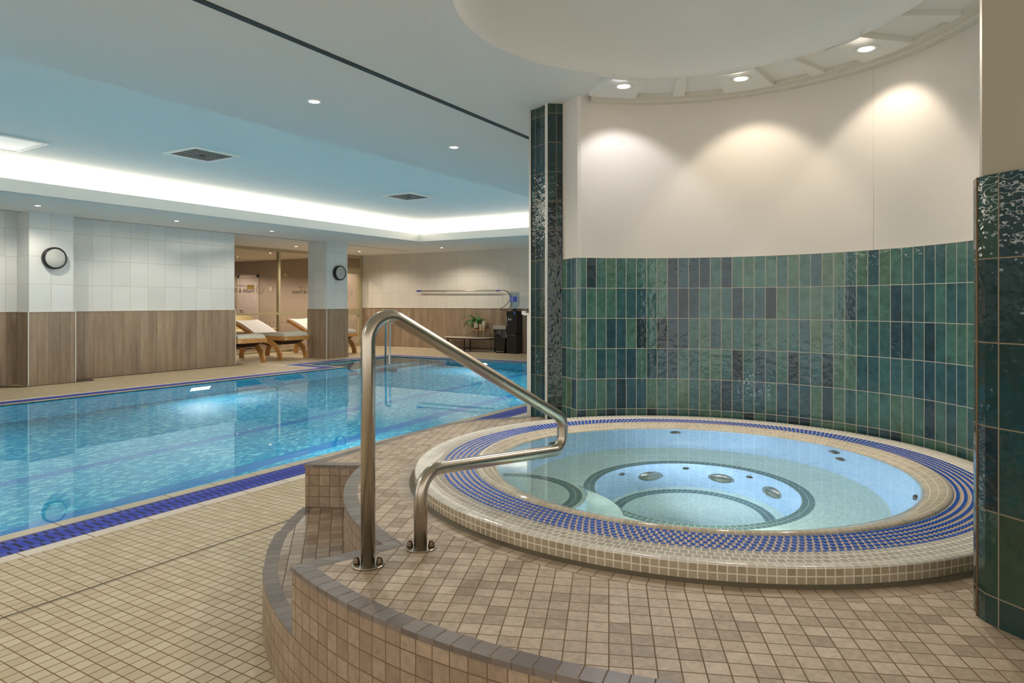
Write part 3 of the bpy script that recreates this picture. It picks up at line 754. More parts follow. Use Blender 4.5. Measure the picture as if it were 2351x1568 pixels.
M['ink'] = plain('dark_vinyl_lettering', srgb(30,24,20), .6)
M['ink2'] = plain('fine_grey_vinyl', srgb(104,88,80), .6)
def crest(parent, x, z, y, r):
    m = MB()
    def st(pts, wd=.006): 
        m.tube([(p[0], 0, p[1]) for p in pts], wd/2, 6)
    for rr in (1, .86): st([(rr*r*math.cos(t), rr*r*math.sin(t)) for t in [PI*.75+1.75*PI*.78*k/24 for k in range(25)]])
    st([(-.45*r, .95*r), (-.45*r, 0), (-.3*r, -.35*r), (0, -.5*r), (.3*r, -.35*r), (.45*r, 0), (.45*r, .95*r)])
    st([(-.7*r, .98*r), (-.2*r, .98*r)]); st([(.2*r, .98*r), (.7*r, .98*r)]); st([(-.2*r, .8*r), (-.1*r, -.1*r), (.2*r, -.25*r)])
    o = m.build('crest', M['ink2'], parent); o.location = (x, y, z)
def bay(nm, x0, x1, lab_text, tx, door=False):
    root = empty(nm, ((x0+x1)/2, GV, 0), None, None); root['kind'] = 'structure'
    X0, X1 = x0-root.location.x, x1-root.location.x; Z1 = 2.45
    m = MB(); w_ = .055; d = .04
    m.box((X0, -d, 0), (X0+w_*.5, d, Z1)); m.box((X1-w_*.5, -d, 0), (X1, d, Z1)); m.box((X0+w_*.5, -d+.002, Z1-.03), (X1-w_*.5, d-.002, Z1+.0)); m.box((X0, -d-.002, Z1), (X1, d+.002, Z1+.039)); m.box((X0+w_*.5, -d+.002, 0), (X1-w_*.5, d-.002, .05))
    if not door: m.box((X0+w_*.5, -d+.002, .90), (X1-w_*.5, d-.002, .955))
    m.build('frame', M['cream_frame'], root)
    m = MB()
    if not door:
        m.box((X0+.02, -.004, .05), (X1-.02, .004, .90)); m.box((X0+.02, -.004, .955), (X1-.02, .004, Z1-.03))
    else: m.box((X0+.06, -.004, 2.14), (X1-.06, .004, 2.40))
    m.build('pane', M['pane'], root)
    rx = root.location.x
    if lab_text:
        text_mesh('Health & Fitness', .135, 'lettering', M['ink'], root, tx-rx, 1.42, -.008, left=(11.62-rx if nm == 'window_2' else None))
        text_mesh('HILTON GLASGOW', .062, 'lettering', M['ink2'], root, tx-rx, 1.555, -.008, left=(11.80-rx if nm == 'window_2' else None))
        crest(root, tx-rx+.16, 1.50, -.008, .11)
    m = MB()
    for k in range(int((x1-x0)/.12)):
        if not door: m.box((X0+.1+k*.12, -.008, .70), (X0+.125+k*.12, -.006, .725))
    if m.v: m.build('glass_dots', M['ink2'], root)
    return root
bay('window_1', 8.42, 11.20, True, 10.50)
bay('window_2', 11.20, 13.06, True, 12.92)
d1 = bay('door_1', 13.06, 14.03, False, 0, door=True)
rx = d1.location.x
m = MB(); m.box((-.35, -.034, .03), (.35, .034, .12)); m.box((-.35, -.034, .86), (.35, .034, 1.03)); m.box((-.35, -.034, 1.98), (.35, .034, 2.07))
m.box((-.445, -.035, .03), (-.35, .035, 2.07)); m.box((.35, -.035, .03), (.445, .035, 2.07)); m.box((-.455, -.038, 2.08), (.455, .038, 2.14))
m.build('door_leaf', M['cream_frame'], d1)
m = MB(); m.box((-.35, -.004, .12), (.35, .004, .86)); m.box((-.35, -.004, 1.03), (.35, .004, 1.98)); m.build('pane.door', M['pane'], d1).name = 'pane'
crest(d1, -.02, 1.50, -.008, .15)
m = MB()
for k in range(6): m.box((-.28+k*.115, -.008, .665), (-.255+k*.115, -.006, .69))
m.build('glass_dots', M['ink2'], d1)
# lounge door and signs
d2 = empty('door_2', (14.05, 18.1, 0), None, None); d2['kind'] = 'structure'
m = MB(); m.box((-.03, -.5, 0), (0, -.41, 2.06)); m.box((-.03, .41, 0), (0, .5, 2.06)); m.box((-.03, -.5, 1.97), (0, .5, 2.06)); m.build('frame', M['door_frame'], d2)
m = MB(); m.box((-.012, -.41, 0), (0, .41, 1.97)); m.build('door_leaf', M['pink_door'], d2)
m = MB(); m.box((-.02, -.28, 1.62), (-.012, .05, 1.75)); m.build('sign_plate', M['brass'], d2)
m = MB(); m.box((-.022, -.36, 1.66), (-.012, -.32, 1.82)); m.box((-.022, -.36, 1.28), (-.012, -.32, 1.44)); m.build('hinge', M['white_metal'], d2)
m = MB(); m.bar((-.012, .33, .95), (-.06, .33, .95), .02, .02); m.bar((-.06, .34, .95), (-.06, .22, .95), .02, .02); m.build('handle', M['black'], d2)
s1 = empty('wall_sign', (14.03, 16.4, 2.03), 'small yellow sign with a white middle square on the lounge wall', 'sign')
yp = plain('yellow_plate', srgb(206,190,110), .5)
MB().box((-.0, -.10, -.04), (.015, -.036, .04)).build('yellow_plate', yp, s1); MB().box((0, .036, -.04), (.015, .10, .04)).build('yellow_plate', yp, s1)
m = MB(); m.box((-.002, -.035, -.045), (.015, .035, .045)); m.build('white_plate', M['trimwhite'], s1)
s2 = MB(); s2.box((14.03, 17.0, 1.56), (14.05, 17.12, 1.68)); tag(s2.build('light_switch', M['trimwhite']), 'square white switch plate on the lounge wall beside the door', 'switch')
m = MB(); m.box((-.3, -.3, -.01), (.3, .3, 0)); o = m.build('ceiling_grille', plain('dark_grille', srgb(84,72,54), .6)); o.location = (12.2, 16.9, ZL); tag(o, 'dark flat square grille in the lounge ceiling behind the glass', 'air vent')
# sofa in the lounge
so = empty('sofa', (12.9, 16.6, 0), 'cream curved-back sofa behind the glass screen', 'sofa', rz=math.radians(-58+90))
m = MB(); k = 24
for i in range(k):
    def S(i):
        t = -1+2*i/k; return t*1.05, .30-.28*t*t, .45+.42*math.sqrt(max(0, 1-(abs(t)**3.2)))
    a, b = S(i), S(i+1)
    for (dy0, dy1) in ((0, 0),):
        m.face([(a[0], a[1], .25), (b[0], b[1], .25), (b[0], b[1]+.05, b[2]), (a[0], a[1]+.05, a[2])], smooth=True)
        m.face([(a[0], a[1]+.05, a[2]), (b[0], b[1]+.05, b[2]), (b[0], b[1]+.17, b[2]-.02), (a[0], a[1]+.17, a[2]-.02)], smooth=True)
        m.face([(a[0], a[1]+.17, a[2]-.02), (b[0], b[1]+.17, b[2]-.02), (b[0], b[1]+.15, .15), (a[0], a[1]+.15, .15)], smooth=True)
m.build('backrest', M['sofa'], so)
m = MB(); m.box((-.95, -.55, .22), (.95, .2, .44)); m.build('seat', plain('pale_seat_cushion', srgb(206,194,160), .8), so, bevel=.04)
for (x, y) in ((-.8, -.45), (.8, -.45), (-.8, .15), (.8, .15)): MB().box((x-.02, y-.02, 0), (x+.02, y+.02, .22)).build('leg', M['black'], so)
tb = empty('side_table', (11.6, 15.1, 0), 'small dark legged table behind the loungers in the lounge', 'table')
m = MB(); m.lathe([(0, .40), (.28, .40), (.28, .42), (0, .42)], (0, 0), 24, smooth=False); m.build('table_top', M['black'], tb)
m = MB(); m.box((-.03, -.03, .02), (.03, .03, .40)); m.build('leg', M['black'], tb)
m = MB(); m.lathe([(0, 0), (.2, 0), (.2, .02), (0, .02)], (0, 0), 24, smooth=False); m.build('base', M['black'], tb)
# ------------------------------------------------------------------ sun loungers
def lounger(x, y, lab):
    t = empty('sun_lounger', (x, y, 0), lab, 'sun lounger', 'beech sun loungers in front of the glass screen')
    W = .34
    m = MB(); m.box((-W, 0, .40), (W, .03, .49)); m.box((-W, .03, .40), (-W+.03, 1.55, .49)); m.box((W-.03, .03, .40), (W, 1.55, .49)); m.box((-W, 1.52, .40), (W, 1.55, .49))
    m.build('frame', M['beech'], t, bevel=.006)
    def legshape(sx, y0, y1):
        m = MB(); k = 12; th = .035; sgn = 1 if y1 < y0 else -1
        inn_, out = [], []
        for i in range(k+1):
            a = PI/2*i/k
            cx, cz = y0, 0
            rx = abs(y1-y0); rz = .44
            wd = .055+.03*math.sin(2*a)
            out.append((y0-sgn*(rx+.0)*math.sin(a), rz*math.cos(a)))
            inn_.append((y0-sgn*(rx-.12)*math.sin(a), max(0, (rz-.10)*math.cos(a))))
        xa, xb = sx-th/2, sx+th/2
        for i in range(k):
            for xx in (xa, xb): m.face([(xx, *out[i]), (xx, *out[i+1]), (xx, *inn_[i+1]), (xx, *inn_[i])])
            m.face([(xa, *out[i]), (xb, *out[i]), (xb, *out[i+1]), (xa, *out[i+1])], smooth=True)
            m.face([(xa, *inn_[i]), (xa, *inn_[i+1]), (xb, *inn_[i+1]), (xb, *inn_[i])], smooth=True)
        m.face([(xa, *out[-1]), (xb, *out[-1]), (xb, *inn_[-1]), (xa, *inn_[-1])])
        m.build('leg', M['beech'], t)
    for s_ in (-1, 1):
        legshape(s_*(W-.0), .62, .06); legshape(s_*(W-.0), .95, 1.42)
    # wavy seat cushion
    prof = [(.02, .49), (.03, .53), (.10, .565), (.25, .575), (.5, .56), (.75, .54), (1.0, .545), (1.05, .50)]
    m = MB()
    for i in range(len(prof)-1):
        a, b = prof[i], prof[i+1]
        m.face([(-W+.03, *a), (W-.03, *a), (W-.03, *b), (-W+.03, *b)], smooth=True)
        for sx in (-W+.03, W-.03): m.face([(sx, a[0], .46), (sx, *a), (sx, *b), (sx, b[0], .46)])
    m.build('seat_cushion', M['cushion'], t)
    # raised backrest with towelling
    b0 = Vector((0, .98, .50)); b1 = Vector((0, 1.66, .78)); d = (b1-b0).normalized(); nn = Vector((0, -d.z, d.y))
    for sx in (-W+.005, W-.035):
        m = MB()
        q = [b0-nn*.05, b1-nn*.05, b1+nn*.02, b0+nn*.02]
        for xx in (sx, sx+.03): m.face([(xx, p.y, p.z) for p in q])
        for i in range(4): p, r = q[i], q[(i+1) % 4]; m.face([(sx, p.y, p.z), (sx+.03, p.y, p.z), (sx+.03, r.y, r.z), (sx, r.y, r.z)])
        m.build('backrest_rail', M['beech'], t)
    m = MB(); k = 8
    for i in range(k):
        for j in range(8):
            def Q(i, j):
                s_ = i/k; p = b0+(b1-b0)*s_+nn*(.035+.02*math.sin(PI*s_)); xx = -W+.045+(2*W-.09)*j/8; tt = 2*j/8-1
                return (xx, p.y, p.z-.018*(1-tt*tt)*s_)
            m.face([Q(i, j), Q(i, j+1), Q(i+1, j+1), Q(i+1, j)], smooth=True)
    for sx, jj in ((-W+.045, 0), (W-.045, 8)):
        for i in range(k):
            p = b0+(b1-b0)*i/k; r = b0+(b1-b0)*(i+1)/k
            e0 = p+nn*(.035+.02*math.sin(PI*i/k)); e1 = r+nn*(.035+.02*math.sin(PI*(i+1)/k))
            m.face([(sx, p.y, p.z), (sx, r.y, r.z), (sx, e1.y, e1.z), (sx, e0.y, e0.z)])
    m.build('towel', M['towel'], t)['label'] = 'white towelling on the raised backrest'
    m = MB()
    for i in range(10):
        y_ = .1+.085*i; f = lambda q: .40-.11*math.sin(PI*(q-.1)/.85)
        m.face([(-W+.04, y_, f(y_)), (W-.04, y_, f(y_)), (W-.04, y_+.085, f(y_+.085)), (-W+.04, y_+.085, f(y_+.085))], smooth=True)
        for sx in (-W+.04, W-.04): m.face([(sx, y_, f(y_)), (sx, y_+.085, f(y_+.085)), (sx, y_+.085, .42), (sx, y_, .42)])
    m.build('sling', M['sling'], t)
    m = MB(); m.box((-W+.02, -.003, .425), (-W+.07, 0, .455)); m.build('maker_label', M['trimwhite'], t)
    return t
l0 = lounger(8.79, 11.20, 'beech sun lounger half hidden by the left wall, leftmost of three')
dup(l0, (9.99, 11.31, 0), None, 'beech sun lounger standing just left of the column, middle of three')
dup(l0, (11.60, 11.44, 0), None, 'beech sun lounger mostly hidden behind the column, rightmost of three')
# ------------------------------------------------------------------ things along the far wall
t = empty('telescopic_pole', (13.99, 10.04, 1.49), 'long aluminium telescopic cleaning pole hung on the far white tiled wall', 'pole')
m = MB(); m.tube([(-.04, 1.14, .005), (-.04, -1.20, -.005)], .019, 10); m.build('shaft', M['alu'], t)
m = MB(); m.tube([(-.04, 1.26, .005), (-.04, 1.12, .005)], .023, 10); m.build('blue_grip', M['blue_plastic'], t)
m = MB(); m.tube([(-.04, -1.20, -.002), (-.04, -1.29, -.002)], .014, 10); m.build('hose_joint', M['blue_plastic'], t)
for y in (.40, -1.20):
    m = MB(); m.tube([(.05, y, -.02), (-.05, y, -.025), (-.06, y, -.08), (-.06, y, -.12), (-.08, y+.01, -.125)], .006, 6); m.build('hook', M['alu'], t)
hp = [(13.95, 8.74, 1.488), (13.95, 8.62, 1.486), (13.93, 8.47, 1.42), (13.92, 8.41, 1.28), (13.92, 8.40, 1.13), (13.92, 8.45, 1.06), (13.93, 8.58, 1.01), (13.93, 8.70, 1.015), (13.93, 8.72, 1.05), (13.93, 8.62, 1.10), (13.93, 8.50, 1.20), (13.93, 8.45, 1.32), (13.94, 8.52, 1.44), (13.94, 8.60, 1.478)]
def smoothpath(P, n=5):
    P = [Vector(p) for p in P]; out = []
    for i in range(len(P)-1):
        p0, p1, p2, p3 = P[max(i-1, 0)], P[i], P[i+1], P[min(i+2, len(P)-1)]
        for k in range(n):
            t_ = k/n; out.append(.5*((2*p1)+(p2-p0)*t_+(2*p0-5*p1+4*p2-p3)*t_*t_+(3*p1-p0-3*p2+p3)*t_**3))
    return out+[P[-1]]
m = MB(); m.tube(smoothpath(hp), .007, 6); tag(m.build('hose', M['hose']), 'thin dark hose looping from the cleaning pole towards the water cooler', 'hose')
# water cooler
t = empty('water_cooler', (13.79, 8.24, 0), 'tall black water cooler against the far wall', 'water cooler')
m = MB(); m.box((-.16, -.125, .0), (.16, .125, .44)); m.box((-.15, -.12, .44), (.16, .12, .46)); m.box((-.155, -.125, .46), (.16, .125, .88)); m.box((-.165, -.13, .86), (.16, .13, 1.0))
m.build('body', M['black'], t, bevel=.012)
m = MB(); m.box((-.172, -.06, .74), (-.15, .11, .87)); m.build('tap_recess', plain('dark_grey_recess', srgb(40,38,36), .3), t, bevel=.004)
for y in (.05, -.005):
    m = MB(); m.tube([(-.17, y, .81), (-.195, y, .805), (-.2, y, .785)], .012, 8); m.build('tap', M['white_metal'], t)
m = MB(); m.lathe([(0, 0), (.022, 0), (.022, .004), (0, .004)], (0, 0), 20); o = m.build('badge', M['blue_plastic'], t); o.rotation_euler = (0, -PI/2, 0); o.scale = (1.6, 1, 1); o.location = (-.166, -.095, .945)
m = MB(); m.box((-.168, -.118, .43), (-.15, .0, .445)); m.build('grille_lip', plain('grey_lip', srgb(90,86,80), .4), t)
m = MB(); m.lathe([(.06, 1.0), (.085, 1.005), (.07, 1.03), (.045, 1.045)], (0, 0), 20); m.build('bottle_collar', M['black'], t)
t = empty('water_bottle', (13.79, 8.24, 1.046), 'upturned clear blue water bottle on top of the water cooler', 'bottle')
m = MB(); pr = [(.03, 0), (.045, .01), (.085, .045), (.116, .075), (.116, .10), (.110, .108), (.116, .116), (.116, .145), (.110, .153), (.116, .161), (.116, .30), (.112, .315), (.112, .36), (.10, .385), (.07, .392), (0, .394)]
m.lathe(pr, (0, 0), 28); m.build('shell', M['bottle'], t)
m = MB(); m.lathe([(.118, .165), (.118, .29)], (0, 0), 20, math.radians(150), math.radians(240)); o = m.build('wrap_label', M['blue_plastic'], t)
for (a, b, z0, z1_) in ((150, 168, .205, .215), (150, 164, .235, .245), (178, 186, .17, .285)):
    m = MB(); m.lathe([(.1192, z0), (.1192, z1_)], (0, 0), 6, math.radians(a), math.radians(b)); m.build('wrap_mark', M['trimwhite'], t)
# bin
t = empty('waste_bin', (13.79, 8.575, 0), 'black waste bin with a grey lid and a clear liner, beside the water cooler', 'bin')
m = MB(); m.face([(-.13, -.14, 0), (.13, -.14, 0), (.13, .14, 0), (-.13, .14, 0)])
b_, t_ = [(-.11, -.12), (.11, -.12), (.11, .12), (-.11, .12)], [(-.14, -.17), (.14, -.17), (.14, .17), (-.14, .17)]
for i in range(4):
    j = (i+1) % 4; m.face([(*b_[i], 0), (*b_[j], 0), (*t_[j], .56), (*t_[i], .56)])
m.build('body', M['black'], t)
m = MB(); m.box((-.15, -.18, .56), (.15, .18, .63)); m.box((-.15, -.18, .63), (.15, .18, .645)); m.build('lid', M['ltgrey'], t, bevel=.008)
m = MB(); m.box((-.135, -.10, .03), (-.12, .10, .04)); m.build('pedal', M['alu'], t)
m = MB(); ring_ = []
for k in range(28):
    a = 2*PI*k/28; c_, s_ = math.cos(a), math.sin(a); q = max(abs(c_), abs(s_)); rx_, ry_ = .155*c_/q, .185*s_/q
    w1 = 1.04+.05*math.sin(5*a)+.05*math.sin(9*a+1); ring_.append(((rx_*.97, ry_*.97, .555), (rx_*w1, ry_*w1, .47+.03*math.sin(7*a)), (rx_*(w1+.06), ry_*(w1+.10), .41+.05*math.sin(4*a+2))))
for k in range(28):
    a, b = ring_[k], ring_[(k+1) % 28]
    for i in range(2): m.face([a[i], b[i], b[i+1], a[i+1]], smooth=True)
m.build('liner', M['bag'], t)
# low half-round console table
t = empty('console_table', (13.98, 9.60, 0), 'low half-round marble topped table with black legs at the far wall', 'table')
def half(r0, n=28): return [(-.50*math.sin(PI*k/n)*r0, .74*math.cos(PI*k/n)*r0) for k in range(n+1)]
m = MB(); hl = half(1.0); m.poly([hl], .352, True); m.poly([hl], .332, False); m.wall(hl, .332, .352, closed=True); m.build('table_top', M['marble'], t)
m = MB(); hl = half(.985); m.wall(hl, .305, .332, closed=True); m.wall(half(.95), .305, .332, closed=True); m.poly([hl, half(.95)], .305, False); m.build('apron', M['blackmet'], t)
for (x, y) in ((-.48, -.12), (-.02, .71), (-.02, -.70), (-.03, .02)):
    m = MB(); m.box((x-.012, y-.012, 0), (x+.012, y+.012, .31)); m.build('leg', M['blackmet'], t)
m = MB(); m.bar((-.02, .71, .07), (-.02, -.70, .07), .012, .014); m.bar((-.48, -.12, .07), (-.03, .02, .07), .012, .014); m.build('stretcher', M['blackmet'], t)
t = empty('plant_stand', (13.84, 9.25, .352), 'small wooden topped stand on the half-round table', 'stand')
m = MB(); m.box((-.11, -.19, .172), (.11, .19, .192)); m.build('shelf_top', M['beech'], t, bevel=.003)
for (x, y) in ((-.095, -.17), (-.095, .17), (.095, -.17), (.095, .17)):
    m = MB(); m.box((x-.008, y-.008, 0), (x+.008, y+.008, .173)); m.build('leg', M['alu'], t)
t = empty('potted_fern', (13.83, 9.33, .544), 'green fern in a shiny steel bucket on the small stand', 'potted plant')
m = MB(); m.lathe([(0, .002), (.05, .002), (.068, .02), (.082, .07), (.085, .19), (.088, .192), (.082, .19), (.078, .12), (0, .12)], (0, 0), 28); m.build('bucket', M['chrome'], t)
for s_ in (-1, 1):
    m = MB(); m.tube([(0, s_*.088, .16), (0, s_*.10, .15), (0, s_*.10, .12), (0, s_*.088, .11)], .004, 6); m.build('handle', M['chrome'], t)
m = MB()
rr = random.Random(3)
for i in range(60):
    a = rr.uniform(0, 2*PI); Ln = rr.uniform(.26, .50); el = rr.uniform(.45, 1.35); wd = rr.uniform(.014, .026)
    if math.sin(a) > .2 and rr.random() < .6: Ln *= 1.25
    if math.sin(a) < -.15: Ln *= .62; el = max(el, .95)
    pts = []; p = Vector((0.02*math.cos(a), .02*math.sin(a), .14)); e = el
    for k in range(9):
        pts.append(p.copy()); p = p+Vector((math.cos(a)*math.cos(e), math.sin(a)*math.cos(e), math.sin(e)))*Ln/8; e -= (.26 if i % 3 else .18)*(1+.3*k/8)
        if p.x > .12: p.x = .12
    sd = Vector((-math.sin(a), math.cos(a), 0))
    for k in range(8):
        w0 = wd*math.sin(PI*(k+.3)/8.6); w1 = wd*math.sin(PI*(k+1.3)/8.6) if k < 7 else .001
        up_v = Vector((0, 0, .004))
        m.face([pts[k]-sd*w0, pts[k]+up_v, pts[k+1]+up_v, pts[k+1]-sd*w1], smooth=True); m.face([pts[k]+up_v, pts[k]+sd*w0, pts[k+1]+sd*w1, pts[k+1]+up_v], smooth=True)
m.build('foliage', M['leaf'], t, merge=False)
t = empty('cup_stack', (13.80, 9.12, .544), 'tall stack of cream paper cups on the small stand', 'cups', 'paper cups on the stand')
m = MB(); m.lathe([(0, 0), (.030, 0), (.036, .09), (.039, .095), (.039, .115), (.041, .12), (.041, .145), (.043, .15), (.043, .195), (.038, .196), (0, .19)], (0, 0), 20); m.build('cups', M['cup'], t)
t = empty('paper_cup', (13.76, 9.185, .544), 'short cream paper cup beside the tall cup stack', 'cups', 'paper cups on the stand')
m = MB(); m.lathe([(0, 0), (.028, 0), (.039, .125), (.041, .128), (.037, .128), (.034, .1), (0, .1)], (0, 0), 20); m.build('cup', M['cup'], t)
# pool entry rail
t = empty('pool_handrail', (10.45, 9.22, 0), 'thin steel hairpin handrail standing in the far corner of the pool', 'handrail')
pts = fillet([(10.10, 8.87, -1.2), (10.13, 8.89, -.1), (10.44, 9.13, .86), (10.52, 9.32, .86), (10.86, 9.64, -.05), (10.86, 9.64, -.43)], [.5, .05, .05, .3])
m = MB(); m.tube(pts, .020, 10); world_part(m, 'rail_tube', M['chrome'], t)
# ------------------------------------------------------------------ raised platform
pf = empty('raised_platform', (3.1, .9, 0), 'raised brown tiled platform with a curved edge around the hot tub', 'platform')
far = [(2.29, 2.53), (2.469, 2.553), (2.818, 2.588), (3.20, 2.615), (3.545, 2.612), (3.70, 2.56), (3.82, 2.475), (4.05, 2.30)]
R0 = 1.85; cut0, cut1 = 158.2, 116.4
outer_arc = arc(TC, R0, 262, cut0, 60)
inner_arc = arc(TC, 1.55, cut0, cut1, 24)
def offp(path, d, closed=False):
    out = []; n = len(path)
    for i in range(n):
        p = Vector(path[i]); a = Vector(path[max(i-1, 0)]); b = Vector(path[min(i+1, n-1)])
        t0 = (p-a).normalized() if i > 0 else (b-p).normalized(); t1 = (b-p).normalized() if i < n-1 else t0
        n0 = Vector((t0.y, -t0.x)); n1 = Vector((t1.y, -t1.x)); nn_ = (n0+n1).normalized(); c_ = max(.35, nn_.dot(n0))
        out.append(tuple(p+nn_*d/c_))
    return out
edge = outer_arc+inner_arc+far
edge[len(outer_arc)+len(inner_arc)] = (2.288, 2.535)
inn_e = offp(edge, .052)
tubhole = arc(TC, 1.262, 0, 360, 96)[:-1]
back = [(4.45, 2.1), (4.75, .9), (4.4, -.4), (3.4, -1.2), (2.9, -1.2)]
top_loop = inn_e+back
m = MB(); m.poly([top_loop, tubhole], ZD, True); world_part(m, 'tile_top', M['plat'], pf)
m = MB(); m.band(edge, inn_e, ZD+.0005); world_part(m, 'edging', M['edging'], pf)['label'] = 'darker slate-brown tile edging'
m = MB(); lip = offp(edge, -.004)
m.wall(lip, ZD-.014, ZD+.0005); m.band(lip, edge, ZD+.0005); world_part(m, 'edging_lip', M['edging'], pf)
m = MB(); m.wall(edge, 0, ZD, u0=.01); m.wall([edge[-1]]+back+[edge[0]], 0, ZD); world_part(m, 'riser', M['riser'], pf)
M['platring'] = tile_mat('cut_tile_ring', .0505, .06, .0022, [(0, srgb(150,131,108)), (.5, srgb(166,146,122)), (1, srgb(182,163,140))],
    srgb(112,88,58), rough=.34, mottle=.13, mscale=38, ov=-.003, wav=.1, wscale=14)
m = MB(); m.lathe([(1.336, ZD+.0006), (1.283, ZD+.0006)], TC, 128, ucirc=166*.0505); world_part(m, 'cut_tile_ring', M['platring'], pf)
# the lower step
sarc = arc(TC, 1.85, cut0+3.0, 140, 24)+arc(TC, 1.845, 139, 128, 8)+arc(TC, 1.835, 127, cut1+.2, 8)
sin_ = [(TC[0]+(p[0]-TC[0])*(1-.052/1.85), TC[1]+(p[1]-TC[1])*(1-.052/1.85)) for p in sarc]
sback = [(TC[0]+(p[0]-TC[0])*.83, TC[1]+(p[1]-TC[1])*.83) for p in sarc]
m = MB(); m.band(sin_, sback, ZS); world_part(m, 'step_top', M['steptop'], pf)
m = MB(); m.band(sarc, sin_, ZS+.0005); world_part(m, 'step_edging', M['edging'], pf)
m = MB(); m.wall(sarc, 0, ZS, u0=.02); world_part(m, 'step_riser', M['riser'], pf)
# ------------------------------------------------------------------ hot tub
ZRIM = .4615; ZW = .443
tub = empty('hot_tub', (TC[0], TC[1], ZD), 'large round sunken hot tub with beige mosaic rim beside the curved green wall', 'hot tub')
NC = 302; uc = NC*.026
m = MB(); m.lathe([(1.262, ZD-.01), (1.262, ZD+.003), (1.272, ZD+.003)], TC, 128, smooth=True); world_part(m, 'sealant', M['seal'], tub)
m = MB(); m.lathe([(1.285, ZD+.0008), (1.262, ZD+.006)], TC, 128); world_part(m, 'sealant_fillet', M['seal'], tub)
m = MB(); m.lathe([(1.262, ZD+.002), (1.262, ZRIM-.005)], TC, 160, ucirc=uc, uvz=True); world_part(m, 'rim_face', M['rimface'], tub)
m = MB(); m.lathe([(1.262, ZRIM-.005), (1.260, ZRIM-.0015), (1.255, ZRIM), (1.148, ZRIM), (1.148, ZRIM-.02)], TC, 160, ucirc=uc); world_part(m, 'rim', M['rimtile'], tub)
m = MB(); m.lathe([(1.148, ZRIM-.005), (1.0, ZRIM-.005)], TC, 160, ucirc=NC*.026); world_part(m, 'overflow_channel', M['link_base'], tub)
# blue grating links
m = MB(); rows = 6; wr_ = .148/rows
for j in range(rows):
    r_ = 1.0+wr_*(j+.5); n_ = 290
    for k in range(n_):
        a = 2*PI*(k+(.5 if j % 2 else 0))/n_; ha = .0068/r_; r0_, r1_ = r_-.0068, r_+.0068
        pass
        c0, c1 = math.cos(a-ha*.99), math.cos(a+ha); s0, s1 = math.sin(a-ha*.99), math.sin(a+ha)
        X = lambda r, c, s, z: (TC[0]+r*c, TC[1]+r*s, z)
        zt_, zb_ = ZRIM-.0018, ZRIM-.006
        A = [X(r0_, c0, s0, zb_), X(r1_, c0, s0, zb_), X(r1_, c1, s1, zb_), X(r0_, c1, s1, zb_)]
        q = .0016; r0q, r1q = r0_+q, r1_-q
        B = [X(r0q, c0, s0, zt_), X(r1q, c0, s0, zt_), X(r1q, c1, s1, zt_), X(r0q, c1, s1, zt_)]
        m.face(B)
        for i in range(4): j2 = (i+1) % 4; m.face([A[i], A[j2], B[j2], B[i]])
world_part(m, 'overflow_grate', M['link_blue'], tub, merge=False)['label'] = 'ring of blue grating links'
nos = [(1.0, ZRIM-.010), (.999, ZRIM-.001), (.992, ZRIM+.004), (.980, ZRIM+.005), (.966, ZRIM+.0015), (.95, ZRIM-.004), (.93, ZRIM-.010), (.905, ZW), (.893, ZW-.012)]
m = MB(); m.lathe(nos, TC, 160, ucirc=230*.026); world_part(m, 'nosing', M['nosing'], tub)
ZB = ZW-.40; ZF = ZW-.75
wallp = [(.893, ZW-.012), (.885, .40), (.878, .33), (.868, .24), (.852, .15), (.83, .09), (.80, ZB+.012), (.79, ZB)]
m = MB(); m.lathe(wallp, TC, 128, ucirc=215*.026); world_part(m, 'shell', M['shell'], tub)
# footwell outline : circle minus the lower entry step
S_ = (2.405, 1.457); cF = (3.09, .893); rF = .45; rS = .462
F = []
for i in range(240):
    a = 2*PI*i/240; p = (cF[0]+rF*math.cos(a), cF[1]+rF*math.sin(a))
    if math.hypot(p[0]-S_[0], p[1]-S_[1]) > rS: F.append((i, p))
# order so that the gap is at the end
idx = [i for i, _ in F]; g = next((k for k in range(len(idx)-1) if idx[k+1]-idx[k] > 1), None)
if g is not None: F = F[g+1:]+F[:g+1]
F = [p for _, p in F]
pa, pb = F[-1], F[0]
a0 = math.atan2(pa[1]-S_[1], pa[0]-S_[0]); a1 = math.atan2(pb[1]-S_[1], pb[0]-S_[0])
if a0 < a1 and a1-a0 > PI: a0 += 2*PI
arcS = [(S_[0]+rS*math.cos(a0+(a1-a0)*k/24), S_[1]+rS*math.sin(a0+(a1-a0)*k/24)) for k in range(1, 24)]
F = F+arcS
m = MB(); m.poly([arc(TC, .79, 0, 360, 96)[:-1], F], ZB, True); world_part(m, 'bench', M['bench'], tub)
Fc = (sum(p[0] for p in F)/len(F), sum(p[1] for p in F)/len(F))
m = MB(); lv = [(1.0, ZB), (.985, ZB-.012), (.955, ZB-.06), (.935, ZF+.05), (.90, ZF)]
cum = [0]
for i in range(len(F)): a, b = F[i], F[(i+1) % len(F)]; cum.append(cum[-1]+math.hypot(b[0]-a[0], b[1]-a[1]))
for i in range(len(F)):
    for k in range(len(lv)-1):
        f = lambda p, s_, z: (Fc[0]+(p[0]-Fc[0])*s_, Fc[1]+(p[1]-Fc[1])*s_, z)
        p, q = F[i], F[(i+1) % len(F)]
        m.face([f(p, *lv[k]), f(p, *lv[k+1]), f(q, *lv[k+1]), f(q, *lv[k])], [(cum[i], lv[k][1]), (cum[i], lv[k+1][1]), (cum[i+1], lv[k+1][1]), (cum[i+1], lv[k][1])], smooth=True)
world_part(m, 'footwell_wall', M['shell'], tub)
